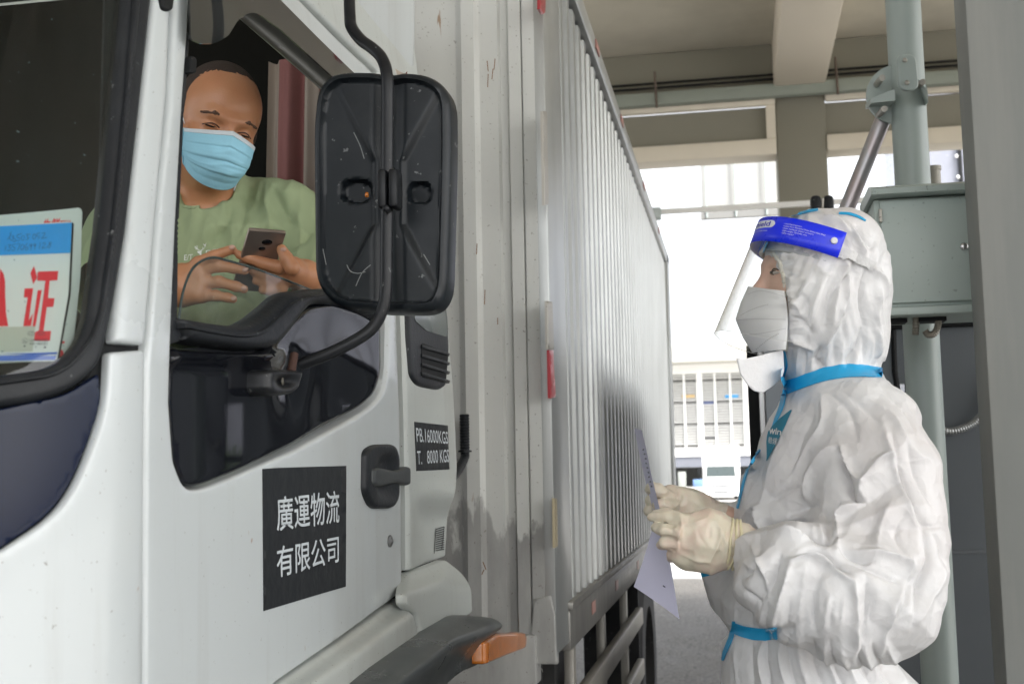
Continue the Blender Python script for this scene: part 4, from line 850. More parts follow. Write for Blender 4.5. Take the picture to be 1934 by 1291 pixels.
        for _ in range(smooth): V = lap(V, Q, .5)
        return V, Q
def lap(V, Q, f):
    S = np.zeros_like(V); c = np.zeros(len(V))
    for i in range(Q.shape[1]):
        a, b = Q[:, i], Q[:, (i+1) % Q.shape[1]]
        for x in range(3): S[:, x] += np.bincount(a, V[b, x], len(V))+np.bincount(b, V[a, x], len(V))
        c += np.bincount(a, minlength=len(V))+np.bincount(b, minlength=len(V))
    return V+(S/np.maximum(c, 1)[:, None]-V)*f
def vnormals(V, Q):
    n = np.cross(V[Q[:, 2]]-V[Q[:, 0]], V[Q[:, 3]]-V[Q[:, 1]]); N = np.zeros_like(V)
    for i in range(4):
        for x in range(3): N[:, x] += np.bincount(Q[:, i], n[:, x], len(V))
    return N/(np.linalg.norm(N, axis=1)[:, None]+1e-12)
def qmesh(name, V, Q, m, parent):
    me = bpy.data.meshes.new(name); me.vertices.add(len(V)); me.vertices.foreach_set('co', V.astype(np.float32).ravel()); k = Q.shape[1]
    me.loops.add(Q.size); me.loops.foreach_set('vertex_index', Q.astype(np.int32).ravel()); me.polygons.add(len(Q)); me.polygons.foreach_set('loop_start', np.arange(0, Q.size, k, dtype=np.int32)); me.polygons.foreach_set('loop_total', np.full(len(Q), k, np.int32))
    me.update(calc_edges=True); me.validate(); me.polygons.foreach_set('use_smooth', [True]*len(me.polygons)); return link(name, me, m, parent)
def subdiv(V, Q):                                              # one linear subdivision (smoothed afterwards)
    E = np.sort(np.vstack([Q[:, [i, (i+1) % 4]] for i in range(4)]), 1); U_, inv = np.unique(E, axis=0, return_inverse=True); inv = inv.ravel(); n = len(V); ne = len(U_); nq = len(Q)
    V2 = np.vstack([V, V[U_].mean(1), V[Q].mean(1)]); e = inv.reshape(4, nq).T+n; f = np.arange(nq)+n+ne
    Q2 = np.vstack([np.stack([Q[:, i], e[:, i], f, e[:, (i-1) % 4]], 1) for i in range(4)]); return lap(V2, Q2, .5), Q2
def creases(px, py, face, lines):
    """folds of the cloth: (polyline, height in m, half-width in px); positive ridges, negative valleys"""
    h = np.zeros(len(px))
    for pl, a, wd in lines:
        P = np.array(spline(pl, 4)) if len(pl) > 2 else np.array(pl, float); lo = P.min(0)-wd*4; hi = P.max(0)+wd*4; m = np.where((px > lo[0]) & (px < hi[0]) & (py > lo[1]) & (py < hi[1]) & (face > 0))[0]
        if not len(m): continue
        X, Y = px[m], py[m]; best = np.full(len(m), 1e9); tt = np.zeros(len(m)); L = np.r_[0, np.cumsum(np.linalg.norm(np.diff(P, axis=0), axis=1))]
        for i in range(len(P)-1):
            a_, b_ = P[i], P[i+1]; ab = b_-a_; q = max(ab@ab, 1e-9); t = np.clip(((X-a_[0])*ab[0]+(Y-a_[1])*ab[1])/q, 0, 1); d = np.hypot(X-a_[0]-t*ab[0], Y-a_[1]-t*ab[1]); k = d < best; best[k] = d[k]; tt[k] = (L[i]+t[k]*(L[i+1]-L[i]))/L[-1]
        env = np.clip(np.sin(np.pi*np.clip(tt, .02, .98)), 0, 1)**.5; h[m] += a*env*np.exp(-(best/wd)**1.05)*np.clip(face[m]*2, 0, 1)
    return h
U = np.array(right0); U = U/np.linalg.norm(U); VV = np.array([-U[1], U[0], 0])      # horizontal right, horizontal away
def pd(x, y, d): return np.array(D(x, y, d))
def skinx(N, L, tc, c, b):
    c = mixc(N, L, math_(N, L, 'MULTIPLY', thr(N, L, tc, 30, .35, .75, 6), .35), c, (.52, .21, .12)); return mixc(N, L, math_(N, L, 'MULTIPLY', thr(N, L, tc, 14, .45, .7, 4, off=(5, 2, 1)), .3), c, (.44, .17, .08))
skin = mat('skin', (.52, .25, .125), .36, var=.08, vs=25, bump=.3, bs=260, bdist=.001, extra=skinx, sss=.12)
skin2 = mat('pale skin', (.62, .40, .31), .48, var=.05, vs=20, bump=.1, bs=350, bdist=.001, sss=.12)
hairm = mat('short hair', (.045, .030, .022), .7, var=.45, vs=300, bump=.8, bs=700, bdist=.002)
def head(F, c, B, s=1.0, neck=True, closed=False):
    """head in its own frame B = (right, up, forward), every measure in metres"""
    g = lambda x, y, z: c+s*(x*B[0]+y*B[1]+z*B[2]); e = lambda p, r, k=.012, op='add': F.ell(g(*p), [q*s for q in r], B, k, op)
    e((0, .038, -.012), (.077, .090, .094)); e((0, .035, .035), (.062, .062, .048), .03); e((0, -.035, .022), (.060, .080, .066), .03); e((0, -.085, .036), (.036, .030, .040), .025)
    F.cone(g(-.034, .024, .078), g(-.010, .020, .086), .010*s, .009*s, .016); F.cone(g(.034, .024, .078), g(.010, .020, .086), .010*s, .009*s, .016)
    for q in (-1, 1):
        e((q*.033, .003, .094), (.017, .010, .012), .008, 'sub'); e((q*.032, .002, .071), (.0145, .0125, .0145), .003); e((q*.042, -.030, .058), (.024, .022, .022), .02); e((q*.079, -.004, -.012), (.008, .032, .018), .006)
        F.cone(g(q*.045, -.001, .081), g(q*.020, -.0025, .0895), .0022, .0022, .003)                            # lower rim of the lids
    F.cone(g(0, .010, .086), g(0, -.036, .108), .008*s, .013*s, .010); e((-.012, -.040, .098), (.008, .007, .010), .006); e((.012, -.040, .098), (.008, .007, .010), .006)
    e((0, -.066, .086), (.024, .006, .012), .006); e((0, -.076, .085), (.020, .006, .011), .006)
    return g
def basis(yaw, pitch, roll, base_fwd):
    f = Vector(base_fwd).normalized(); r = f.cross(Vector((0, 0, 1))).normalized()*-1; u = r.cross(f)*-1
    # r: viewer-right when f points at the viewer
    m = Matrix.Rotation(R(yaw), 3, Vector((0, 0, 1))); f, r, u = m@f, m@r, m@u; m = Matrix.Rotation(R(pitch), 3, r); f, u = m@f, m@u; m = Matrix.Rotation(R(roll), 3, f); r, u = m@r, m@u
    return np.array([list(r), list(u), list(f)])
# ================================================================== DRIVER
dv = root('person', tuple(D(400, 640, 2.3)), 'driver in green t-shirt and blue mask looking down at his phone in the cab', 'person')
hc = pd(407, 239, 2.20)
tocam = -rays(411, 240)[0]; HB = basis(17, 4, 0, tocam)
if np.dot(HB[1], [0, 0, 1]) < 0: HB[1] = -HB[1]
if np.dot(HB[0], RG) < 0: HB[0] = -HB[0]
ra = R(9); r_, u_ = HB[0].copy(), HB[1].copy(); HB[0] = r_*math.cos(ra)-u_*math.sin(ra); HB[1] = u_*math.cos(ra)+r_*math.sin(ra)
F = Field((-1.24, 1.62, 1.36), (-.66, 2.42, 2.36), .0026)
hg = head(F, hc, HB, .93)
F.cone(hg(0, -.06, -.02), pd(398, 400, 2.27), .052, .060, .03); F.cone(pd(398, 385, 2.27), pd(398, 420, 2.28), .056, .066, .03)
tors = [(pd(400, y, 2.29), a, b) for y, a, b in ((392, .08, .055), (416, .14, .08), (450, .19, .105), (540, .175, .115), (640, .165, .115))]
F.loft(tors, U, VV, .03)
F.chain([pd(560, 420, 2.27), pd(628, 545, 2.16), pd(575, 523, 1.99)], [.055, .044, .027], .02); F.chain([pd(215, 440, 2.30), pd(215, 600, 2.12), pd(318, 545, 1.95)], [.055, .044, .028], .02)
dh = 1.93
F.chain([pd(318, 545, 1.95), pd(338, 540, dh)], [.027, .028], .012); F.cone(pd(342, 528, dh), pd(372, 530, dh-.01), .026, .020, .012, sq=VV, sf=.6); F.cone(pd(345, 555, dh), pd(374, 556, dh-.01), .022, .015, .012)
F.cone(pd(350, 520, dh), pd(372, 510, dh-.01), .016, .012, .012)
fing = [([(350, 520), (374, 496), (404, 483), (438, 471)], [.012, .0100, .0088, .0076], -.02), ([(362, 512), (388, 507), (414, 502), (442, 506), (463, 511)], [.013, .0105, .0095, .0085, .0072], -.012),
        ([(362, 535), (388, 534), (414, 532), (446, 541), (461, 546)], [.013, .0105, .0093, .0082, .007], -.012), ([(360, 558), (382, 560), (407, 558), (430, 562), (441, 565)], [.012, .0095, .0084, .0075, .0065], -.012)]
for pl, rr, dz in fing: F.chain([pd(x, y, dh+dz*min(1, i/2)) for i, (x, y) in enumerate(pl)], rr, .0045)
ph = 1.93
F.chain([pd(575, 523, 1.99), pd(552, 514, 1.955)], [.027, .024], .012); F.cone(pd(548, 512, 1.95), pd(527, 512, 1.95), .023, .018, .01)
for pl, rr, dz in (([(552, 506), (541, 488), (532, 471)], [.013, .0105, .0085], -.045), ([(528, 505), (497, 497), (470, 487), (452, 481)], [.012, .0095, .0085, .0072], -.03), ([(528, 522), (500, 517), (478, 512)], [.012, .0095, .008], -.005), ([(528, 534), (504, 533), (484, 530)], [.011, .009, .0075], 0), ([(532, 545), (512, 548), (496, 548)], [.010, .008, .007], 0)):
    F.chain([pd(x, y, 1.945+dz) for x, y in pl], rr, .0045)
V, Q = F.mesh(smooth=1); body = qmesh('body', V, Q, skin, dv); bodyF = F
for (x, y, d) in ((438, 467, dh-.028), (463, 509, dh-.020), (461, 544, dh-.019), (441, 563, dh-.0185), (535, 471, 1.892)):
    MB().ell(pd(x, y, d), (.0052, .002, .004), nu=12, nv=6).build('nail', mat('nail', (.60, .36, .28), .25), body)
# eyes (narrow, looking down), brows, hair
for q in (-1, 1):
    MB().ell(hg(q*.032, -.001, .0795), (.0130, .0026, .0095), Matrix([[HB[j][i] for j in range(3)] for i in range(3)]), 16, 8).build('eye', mat('dark eye', (.02, .013, .01), .15), body)
    MB().tube([hg(*p) for p in spline([(q*.017, .0, .0865), (q*.026, .0045, .0890), (q*.036, .0050, .0875), (q*.049, -.002, .078)], 6)], .0010, 6).build('eyelid_line', mat('lid line', (.05, .02, .015), .6), body)
    fd = Field(hg(q*.034, .026, .085)-.03, hg(q*.034, .026, .085)+.03, .0012)
    fd.cone(hg(q*.012, .0215, .0915), hg(q*.034, .0255, .0885), .0032, .0038, .001); fd.cone(hg(q*.034, .0255, .0885), hg(q*.056, .020, .0745), .0038, .0018, .001); v, qq = fd.mesh(smooth=0)
    n_ = vnormals(v, qq); v = v+n_*((ridge(v, 420, 3)-.5)*.0012)[:, None]; qmesh('eyebrow', v, qq, mat('eyebrow hair', (.10, .055, .035), .8, var=.4, vs=600), body)
lay = Field(hc-.13, hc+.15, .0026); head(lay, hc, HB, .93); v, qq = lay.mesh(iso=.0009, smooth=1); L_ = (v-hc)@HB.T
hl = L_[:, 1]-(.069+.62*np.clip(L_[:, 2], -.06, .2)-.5*np.clip(np.abs(L_[:, 0])-.045, 0, 1)*1.2) + (vnoise(v, 90, 5)-.5)*.010+(vnoise(v, 300, 6)-.5)*.012
hl = np.maximum(hl, np.minimum(.026-L_[:, 2]+(vnoise(v, 70, 9)-.5)*.01, L_[:, 1]+.02)); keep = (hl[qq] > 0).all(1); used_ = np.unique(qq[keep]); rm = -np.ones(len(v), int); rm[used_] = np.arange(len(used_))
v = v-vnormals(v, qq)*(.0028*np.exp(-np.clip(hl, 0, 1)/.006))[:, None]; qmesh('hair', v[used_], rm[qq[keep]], hairm, body)
# mask
def patch(name, fn, nu, nv, m, parent, th=.0008):
    V = [fn(i/nu, j/nv) for i in range(nu+1) for j in range(nv+1)]; V = np.array(V); Fq = np.array([(i*(nv+1)+j, (i+1)*(nv+1)+j, (i+1)*(nv+1)+j+1, i*(nv+1)+j+1) for i in range(nu) for j in range(nv)])
    N = vnormals(V, Fq); 
    n = len(V); bd = [(i*(nv+1), (i+1)*(nv+1)) for i in range(nu)]+[((i+1)*(nv+1)+nv, i*(nv+1)+nv) for i in range(nu)]+[(j+1, j) for j in range(nv)]+[(nu*(nv+1)+j, nu*(nv+1)+j+1) for j in range(nv)]
    V2 = np.vstack([V, V-N*th]); F2 = np.vstack([Fq, Fq[:, ::-1]+n, np.array([(b, a, n+a, n+b) for a, b in bd])]); return qmesh(name, V2, F2, m, parent)
rn = np.random.RandomState(4)
def maskfn(u, v):
    a = (u-.5)*2; y = -.011-.102*v + .010*(abs(a)**1.5)*(1-v)*-1 + .012*(1-abs(a))**2*(1-v)
    wdt = (.0725-.030*max(0,v-.35)**1.3)*(1-.05*math.sin(math.pi*v)); y += .030*abs(a)**2*sstep(.3,1,v); x = wdt*math.sin(a*1.35)/math.sin(1.35)
    zc = .108+.012*math.sin(math.pi*min(1, v*1.15))-.03*max(0, v-.62)*1.6; z = zc-(zc-.028-.01*v)*(abs(a)**2.1)
    nose = .004*math.exp(-(a/.14)**2)*max(0, 1-v*2.5)
    pl = .0035*((v*4.2) % 1.0)*sstep(0, .12, v)*sstep(1, .85, v)*(1-.5*abs(a)); P = np.array([[x*30, v*3.2, 1.5]])
    wr = .0095*(float(ridge(P+np.array([[v*2.2-a*2.0, 0, 0]]), 1.0, 8)[0])-.6)*math.sin(math.pi*min(1, max(0, v)))*(1-abs(a)**3)
    return hg(x, y, z+nose+pl+wr+.004+.004*sstep(.5, .9, abs(a)))
mk = mat('mask blue', (.30, .60, .74), .75, var=.05, vs=60, bump=.25, bs=420, bdist=.001, sss=.0)
msk = patch('face_mask', maskfn, 60, 60, mk, body)
wb = mat('mask white', (.62, .68, .72), .75)
patch('mask_binding', lambda u, v: np.array(maskfn(u, -.012+.075*v))+HB[2]*.0012, 60, 6, wb, msk)
for s_ in (-1, 1):
    e = 0 if s_ < 0 else 1
    patch('mask_edge', lambda u, v: np.array(maskfn(e-s_*u*.035, v))+HB[2]*.001+HB[0]*s_*.0012, 4, 50, mat('mask edge', (.28, .58, .72), .75), msk)
    P = [hg(*p) for p in spline([(s_*.066, -.012, .03), (s_*.078, .012, .006), (s_*.082, .024, -.012)], 6)]; MB().tube(P, .0012, 8).build('ear_loop', wb, msk)
    P = [hg(*p) for p in spline([(s_*.060, -.11, .03), (s_*.074, -.06, .0), (s_*.084, -.03, -.02)], 6)]; MB().tube(P, .0012, 8).build('ear_loop', wb, msk)
# t-shirt
T = Field((-1.28, 1.95, 1.36), (-.62, 2.50, 2.2), .004)
T.loft([(c+VV*-.006, a+(.014 if a < .15 and c[2] < 1.9 else .02), b+.016) for c, a, b in tors], U, VV, .03)
T.cone(pd(398, 386, 2.265), pd(398, 440, 2.285), .076, .125, .03)
T.chain([pd(560, 425, 2.27), pd(612, 515, 2.19)], [.067, .064], .03); T.chain([pd(222, 440, 2.30), pd(212, 555, 2.18)], [.067, .062], .03)
T.cone(pd(440, 356, 2.27), pd(545, 392, 2.27), .034, .05, .02)
T.cone(pd(404, 290, 2.21), pd(386, 343, 2.20), .052, .053, .006, 'sub')
V, Q = T.mesh(smooth=3); N = vnormals(V, Q); px, py, dz = proj(V); face = -(N@FW)
V = V+N*((ridge(np.stack([px/60+py/300, py/150-px/200, dz*3], 1), 1.0, 11, 2)-.5)*.017)[:, None]
tl = [([(470, 345), (465, 400), (450, 450)], -.006, 7), ([(500, 345), (505, 400), (515, 460)], .006, 8), ([(440, 380), (425, 430), (380, 470)], -.008, 9), ([(520, 360), (545, 410), (580, 440)], -.006, 8), ([(560, 400), (570, 450), (560, 500)], .006, 8), ([(470, 420), (440, 470), (420, 500)], .007, 9), ([(590, 440), (560, 470), (530, 490)], -.006, 7), ([(400, 420), (370, 460)], .005, 8), ([(380, 590), (450, 560), (500, 600)], -.006, 9)]
V = V+N*1.6*creases(px, py, face, tl)[:, None]
shirt = mat('green cotton', (.29, .35, .20), .92, var=.07, vs=9, bump=.15, bs=500, bdist=.001)
ts = qmesh('t_shirt', V, Q, shirt, dv)
bt = BVHTree.FromPolygons([Vector(v) for v in V], [tuple(int(i) for i in q) for q in Q])
def onmesh(bvh, dflt):
    def f(px, py):
        d = rays(px, py); P = np.zeros_like(d); N = np.zeros_like(d)
        for i in range(len(d)):
            dd = Vector(d[i]).normalized(); h = bvh.ray_cast(Vector(O), dd)
            if h[0] is None: P[i] = O+d[i]*dflt; N[i] = -np.array(dd)
            else: n = h[1] if h[1].dot(dd) < 0 else -h[1]; P[i] = h[0]; N[i] = n
        return P, N
    return f
osh = onmesh(bt, 2.18); wt = mat('shirt print', (.7, .72, .68), .8)
C4 = lambda x, y: (330+x/7.163, 440+y/7.163)
text('E/T', [C4(132, 298), C4(246, 286), C4(244, 362), C4(130, 372)], osh, wt, ts, .002, 0, 'shirt_print')
text('DEER', [C4(428, 240), C4(700, 200), C4(700, 262), C4(426, 300)], osh, wt, ts, .002, .01, 'shirt_print')
ant = [[(335, 240), (310, 222), (285, 200), (270, 178)], [(310, 222), (275, 218)], [(298, 210), (300, 170)], [(285, 200), (264, 196)], [(345, 240), (385, 225), (412, 195), (416, 135)], [(385, 225), (378, 190)], [(405, 208), (424, 180)], [(414, 165), (380, 148)], [(412, 195), (396, 160)], [(300, 255), (320, 250)], [(350, 252), (375, 240)]]
strokes([[C4(*p) for p in spline(l, 3)] if len(l) > 2 else [C4(*p) for p in l] for l in ant], osh, wt, ts, 1.1, .002, 'shirt_print')
panel('shirt_print', [C4(*p) for p in [(312, 250), (352, 244), (372, 262), (358, 276), (372, 300), (345, 300), (330, 282), (302, 268)]], osh, wt, ts, thick=0, lift=.002, step=8)
cl_ = [tuple(p) for p in spline([(346, 390), (368, 392), (398, 384), (418, 368), (432, 345), (440, 325)], 6)]
MB().tube([Vector(p) for p in osh(*np.array(cl_).T)[0]], .0035, 10).build('collar', shirt, ts)
TR = Field((-1.2, 1.45, 1.0), (-.68, 2.45, 1.48), .01); 
for q in (-.82, -1.04): TR.chain([(q, 2.25, 1.36), (q, 1.75, 1.34), (q, 1.6, 1.1)], [.085, .07, .06], .03)
TR.ell((-.93, 2.3, 1.38), (.17, .14, .1), None, .03); V, Q = TR.mesh(); qmesh('trousers', V, Q, mat('dark trousers', (.03, .035, .045), .9), dv)
# phone
pn = root('phone', tuple(D(495, 460, 1.89)), 'bronze smartphone seen from behind in the driver\'s fingers', 'phone')
TL, TR_, BR_ = pd(469, 431, 1.865), pd(541, 437, 1.890), pd(511, 497, 1.938); ex = (TR_-TL); wx = np.linalg.norm(ex); ex = ex/wx; ey = BR_-TR_; ey = ey-ex*(ey@ex); ly = .142; ey /= np.linalg.norm(ey); ez = np.cross(ex, ey); ez = ez if ez@FW < 0 else -ez
Mx = Matrix([[ex[i], ey[i], ez[i]] for i in range(3)]).to_4x4(); Mx.translation = Vector(TL+ex*wx/2+ey*ly/2)
MB().box((-wx/2, -ly/2, -.004), (wx/2, ly/2, .004), Mx, b=.0035).build('case', mat('bronze metal', (.34, .28, .24), .36, .7, var=.08, vs=20, extra=scuffs), pn)
for (x, y, a, b) in ((.004, -.047, .0085, .0065), (-.001, -.032, .0055, .0045)):
    MB().ell(Mx@Vector((x, y, .004)), (a, b, .0012), Mx.to_3x3(), 20, 8).build('camera_lens', mat('lens black', (.01, .01, .012), .08), pn)
# ================================================================== WORKER IN COVERALL
wk = root('person', (float(pd(1560, 1290, 1.85)[0]), float(pd(1560, 1290, 1.85)[1]), .2), 'worker in white hooded coverall, blue face shield and gloves, facing the truck', 'person')
wc = pd(1536, 533, 1.855)
WB = basis(0, 0, 0, -U*.995-VV*.08)
f_ = -U*.99-VV*.10; f_ = f_/np.linalg.norm(f_); pt_ = R(7); up_ = np.array([0, 0, 1.]); f2 = f_*math.cos(pt_)+up_*math.sin(pt_); u2 = up_*math.cos(pt_)-f_*math.sin(pt_); r2 = np.cross(f2, u2); WB = np.array([r2, u2, f2])
# body under the suit: head, neck, trunk, arms, legs as one surface
F = Field(np.array([-.30, 1.45, .2]), np.array([.42, 2.2, 1.95]), .0042)
wg_ = head(F, wc, WB, .83)
F.cone(wg_(0, -.05, -.02), pd(1580, 730, 1.87), .05, .055, .03)
F.loft([(pd(x, y, 1.88), a, b) for x, y, a, b in ((1590, 745, .05, .07), (1595, 800, .08, .13), (1590, 900, .11, .16), (1540, 1180, .085, .11), (1540, 1330, .09, .12), (1550, 1500, .09, .12))], U, VV, .03)
F.chain([pd(1625, 830, 1.76), pd(1650, 1120, 1.64), pd(1415, 1050, 1.68)], [.05, .04, .026], .02); F.chain([pd(1600, 800, 2.02), pd(1620, 1100, 2.05), pd(1370, 985, 1.88)], [.05, .04, .026], .02)
for s_ in (-1, 1):
    hp = pd(1570, 1480, 1.88)+VV*.08*s_; F.chain([hp, [hp[0], hp[1], .62], [hp[0], hp[1], .27]], [.085, .055, .04], .03); F.cone([hp[0], hp[1], .235], np.array([hp[0], hp[1], .235])-U*.16, .035, .03, .02)
V, Q = F.mesh(smooth=1); wbody = qmesh('body', V, Q, skin2, wk)
dk = mat('eye dark', (.015, .01, .01), .1); RM = Matrix([[WB[j][i] for j in range(3)] for i in range(3)])
for s_ in (-1, 1):
    MB().ell(wg_(s_*.033, .002, .0868), (.0075, .0036, .0060), RM, 16, 8).build('eye', dk, wbody)
    MB().ell(wg_(s_*.037, .001, .0838), (.0095, .0026, .0060), RM, 16, 8).build('eye_white', mat('eye white', (.5, .48, .45), .3), wbody)
    fd = Field(wg_(s_*.034, .026, .08)-.03, wg_(s_*.034, .026, .08)+.03, .0012); fd.cone(wg_(s_*.016, .023, .090), wg_(s_*.036, .028, .087), .0016, .0018, .001); fd.cone(wg_(s_*.036, .028, .087), wg_(s_*.052, .022, .077), .0018, .001, .001); v, qq = fd.mesh(smooth=0); qmesh('eyebrow', v, qq, mat('brow', (.10, .06, .05), .8), wbody)
    mb = MB(); mb.tube([wg_(*p) for p in spline([(s_*.020, .004, .087), (s_*.034, .0095, .0865), (s_*.050, .002, .074)], 6)], .0011, 6); mb.build('eyelashes', dk, wbody)
# coverall -----------------------------------------------------------
F = Field(pd(1330, 1200, 1.88)*0+np.array([-.34, 1.34, .86]), np.array([.42, 2.30, 1.935]), .005)
for x, y, d, r, k in ((1553, 472, 1.85, (.086, .086, .062), .02), (1580, 515, 1.85, (.078, .080, .085), .03), (1596, 580, 1.86, (.064, .078, .075), .03), (1580, 630, 1.86, (.074, .075, .07), .03)):
    F.ell(pd(x, y, d), r, np.array([U, VV, [0, 0, 1]]), k)
F.ell(pd(1600, 437, 1.85), (.036, .05, .026), np.array([U, VV, [0, 0, 1]]), .02)
F.loft([(pd((a+b)/2, y, 1.86), (b-a)/2*1.86/FPX, v) for y, a, b, v in ((620, 1490, 1655, .075), (665, 1481, 1664, .078), (700, 1478, 1662, .080), (722, 1484, 1668, .095), (760, 1472, 1700, .14), (800, 1455, 1720, .165), (860, 1428, 1730, .17), (920, 1402, 1735, .17), (985, 1384, 1735, .17), (1060, 1372, 1735, .165), (1130, 1368, 1700, .16), (1192, 1374, 1650, .14), (1215, 1366, 1660, .145), (1300, 1364, 1740, .17), (1420, 1360, 1790, .18), (1520, 1365, 1790, .18))], U, VV, .02)
F.chain([pd(1640, 800, 1.75), pd(1662, 900, 1.70), pd(1662, 1030, 1.66), pd(1652, 1128, 1.63)], [.064, .076, .083, .080], .04)
F.chain([pd(1652, 1128, 1.63), pd(1590, 1130, 1.61), pd(1500, 1095, 1.62), pd(1458, 1068, 1.66), pd(1437, 1056, 1.675)], [.084, .080, .072, .052, .036], .03)
F.chain([pd(1590, 800, 2.0), pd(1600, 1060, 2.03), pd(1440, 1060, 1.96), pd(1395, 1022, 1.90), pd(1382, 1014, 1.895)], [.07, .08, .068, .040, .030], .03)
F.ell(pd(1358, 975, 1.91), (.022, .025, .024), np.array([U, VV, [0, 0, 1]]), .02)
F.cone(pd(1335, 1070, 1.9), pd(1385, 1120, 1.93), .012, .040, .02)
F.ell(pd(1534, 575, 1.85), (.078, .094, .090), np.array([U, VV, [0, 0, 1]]), .03)
# face opening of the hood
F.ell(pd(1400, 588, 1.85), (.066, .13, .100), np.array([U, VV, [0, 0, 1]]), .006, 'sub')
F.cone(pd(1340, 1006, 1.88), pd(1378, 1012, 1.893), .025, .026, .006, 'sub'); F.cone(pd(1385, 1036, 1.69), pd(1428, 1052, 1.675), .028, .027, .006, 'sub')
V, Q = F.mesh(smooth=3); V, Q = subdiv(V, Q); N = vnormals(V, Q); px, py, dz = proj(V); face = -(N@FW)
c3 = lambda l: [(1380+x/2.1125, 680+y/2.1125) for x, y in l]; c1 = lambda l: [(1340+x/3.226, 380+y/3.226) for x, y in l]
CR = [(c3([(640, 270), (690, 480), (770, 640), (850, 660)]), -.010, 9), (c3([(600, 230), (650, 420), (700, 560), (760, 680)]), .008, 10), (c3([(430, 360), (455, 470), (490, 555), (550, 555)]), -.018, 11), (c3([(300, 570), (325, 450), (380, 370), (430, 345)]), .016, 9), (c3([(440, 340), (480, 450), (530, 490)]), .012, 7), (c3([(540, 560), (520, 500), (600, 400), (660, 370)]), .008, 8),
  (c3([(240, 610), (320, 580), (370, 620), (400, 700)]), -.016, 12), (c3([(230, 640), (300, 625), (340, 690)]), .006, 6), (c3([(55, 620), (110, 590), (140, 680), (220, 690), (330, 705)]), .016, 8), (c3([(120, 700), (230, 660), (330, 690), (390, 715), (440, 690)]), -.020, 10), (c3([(380, 560), (350, 640), (380, 710)]), .012, 7), (c3([(430, 560), (410, 640), (400, 720)]), -.010, 7),
  (c3([(240, 800), (300, 780), (380, 800), (430, 850), (490, 885)]), .012, 7), (c3([(260, 775), (340, 755), (400, 790), (480, 860)]), -.010, 7), (c3([(240, 800), (215, 900), (175, 1050)]), .012, 9), (c3([(200, 760), (160, 900), (120, 960)]), -.010, 9), (c3([(430, 750), (520, 790), (570, 800)]), -.012, 7), (c3([(540, 560), (430, 620), (425, 750)]), .014, 8), (c3([(420, 755), (560, 770), (720, 800), (700, 890)]), .008, 8), (c3([(470, 800), (600, 850), (690, 890)]), -.008, 8),
  (c3([(780, 640), (790, 780), (760, 900), (720, 1050)]), -.010, 9), (c3([(850, 790), (820, 920), (740, 1040)]), .006, 9), (c3([(490, 880), (505, 1000), (495, 1180)]), .014, 10), (c3([(540, 850), (550, 1010), (510, 1180)]), -.009, 10), (c3([(690, 900), (630, 1010), (600, 1180)]), .009, 10), (c3([(740, 850), (680, 1000), (620, 1110)]), -.007, 9), (c3([(380, 810), (330, 950), (340, 1080)]), -.007, 11), (c3([(300, 820), (280, 960), (230, 1060)]), .005, 9),
  (c3([(110, 700), (100, 800), (60, 860), (10, 880)]), -.010, 8), (c3([(50, 700), (90, 760), (140, 860), (150, 960)]), .010, 7), (c3([(20, 860), (70, 930), (130, 1000)]), -.007, 7), (c3([(0, 820), (40, 800), (90, 840)]), .007, 6), (c3([(360, 130), (370, 240), (300, 360), (230, 480)]), .007, 10), (c3([(390, 130), (470, 200), (500, 300)]), -.006, 12), (c3([(250, 180), (200, 330), (140, 480), (120, 580)]), .006, 10), (c3([(330, 200), (270, 340), (240, 480)]), -.006, 11), (c3([(160, 560), (220, 520), (290, 500)]), -.007, 8), (c3([(550, 150), (640, 220), (720, 350), (800, 400)]), .005, 10), (c3([(700, 330), (760, 500), (810, 590)]), -.006, 9), (c3([(600, 100), (700, 210), (740, 290)]), -.005, 9), (c3([(440, 120), (540, 190), (610, 260)]), -.004, 10), (c3([(560, 420), (640, 380), (690, 440)]), .006, 7),
  (c3([(640, 560), (590, 680), (580, 760)]), .006, 9), (c3([(700, 600), (660, 700), (700, 780)]), -.005, 8), (c3([(810, 680), (850, 760), (850, 860)]), -.006, 8)]
for i, a in enumerate((-.006, .006, -.005, .006, -.005, .005, -.006, .004)):
    x = 960-i*62; CR.append((c1([(x-60+i*8, 330+i*25), (x-120, 560+i*10), (x-150-i*4, 800-i*20)]), a, 7))
for pl, a, wd in ((pl, a*1.5, wd*.85) for pl, a, wd in (([(820, 340), (850, 500), (800, 700), (640, 980)], .006, 8), ([(950, 420), (930, 600), (960, 800)], -.008, 9), ([(1040, 520), (1010, 700), (1040, 860)], .006, 9), ([(560, 560), (600, 640), (600, 740)], -.005, 8), ([(470, 560), (540, 640), (560, 700)], .005, 6), ([(480, 700), (560, 730), (620, 800)], -.006, 7), ([(480, 800), (560, 860), (640, 900)], .006, 7), ([(700, 880), (640, 960), (720, 1010)], -.006, 8), ([(830, 120), (880, 200), (960, 330)], .005, 7), ([(900, 130), (940, 230), (1000, 300)], -.005, 7), ([(700, 90), (780, 120), (850, 190)], .005, 6), ([(640, 90), (740, 150)], -.004, 6), ([(980, 400), (1060, 480), (1070, 600)], .006, 8), ([(880, 400), (760, 560), (700, 760)], -.006, 8), ([(640, 380), (700, 440), (760, 440)], .005, 7), ([(1000, 760), (1020, 880), (1030, 960)], .008, 9), ([(940, 760), (900, 900), (820, 980)], -.007, 9))): CR.append((c1(pl), a, wd))
rn = np.random.RandomState(11)
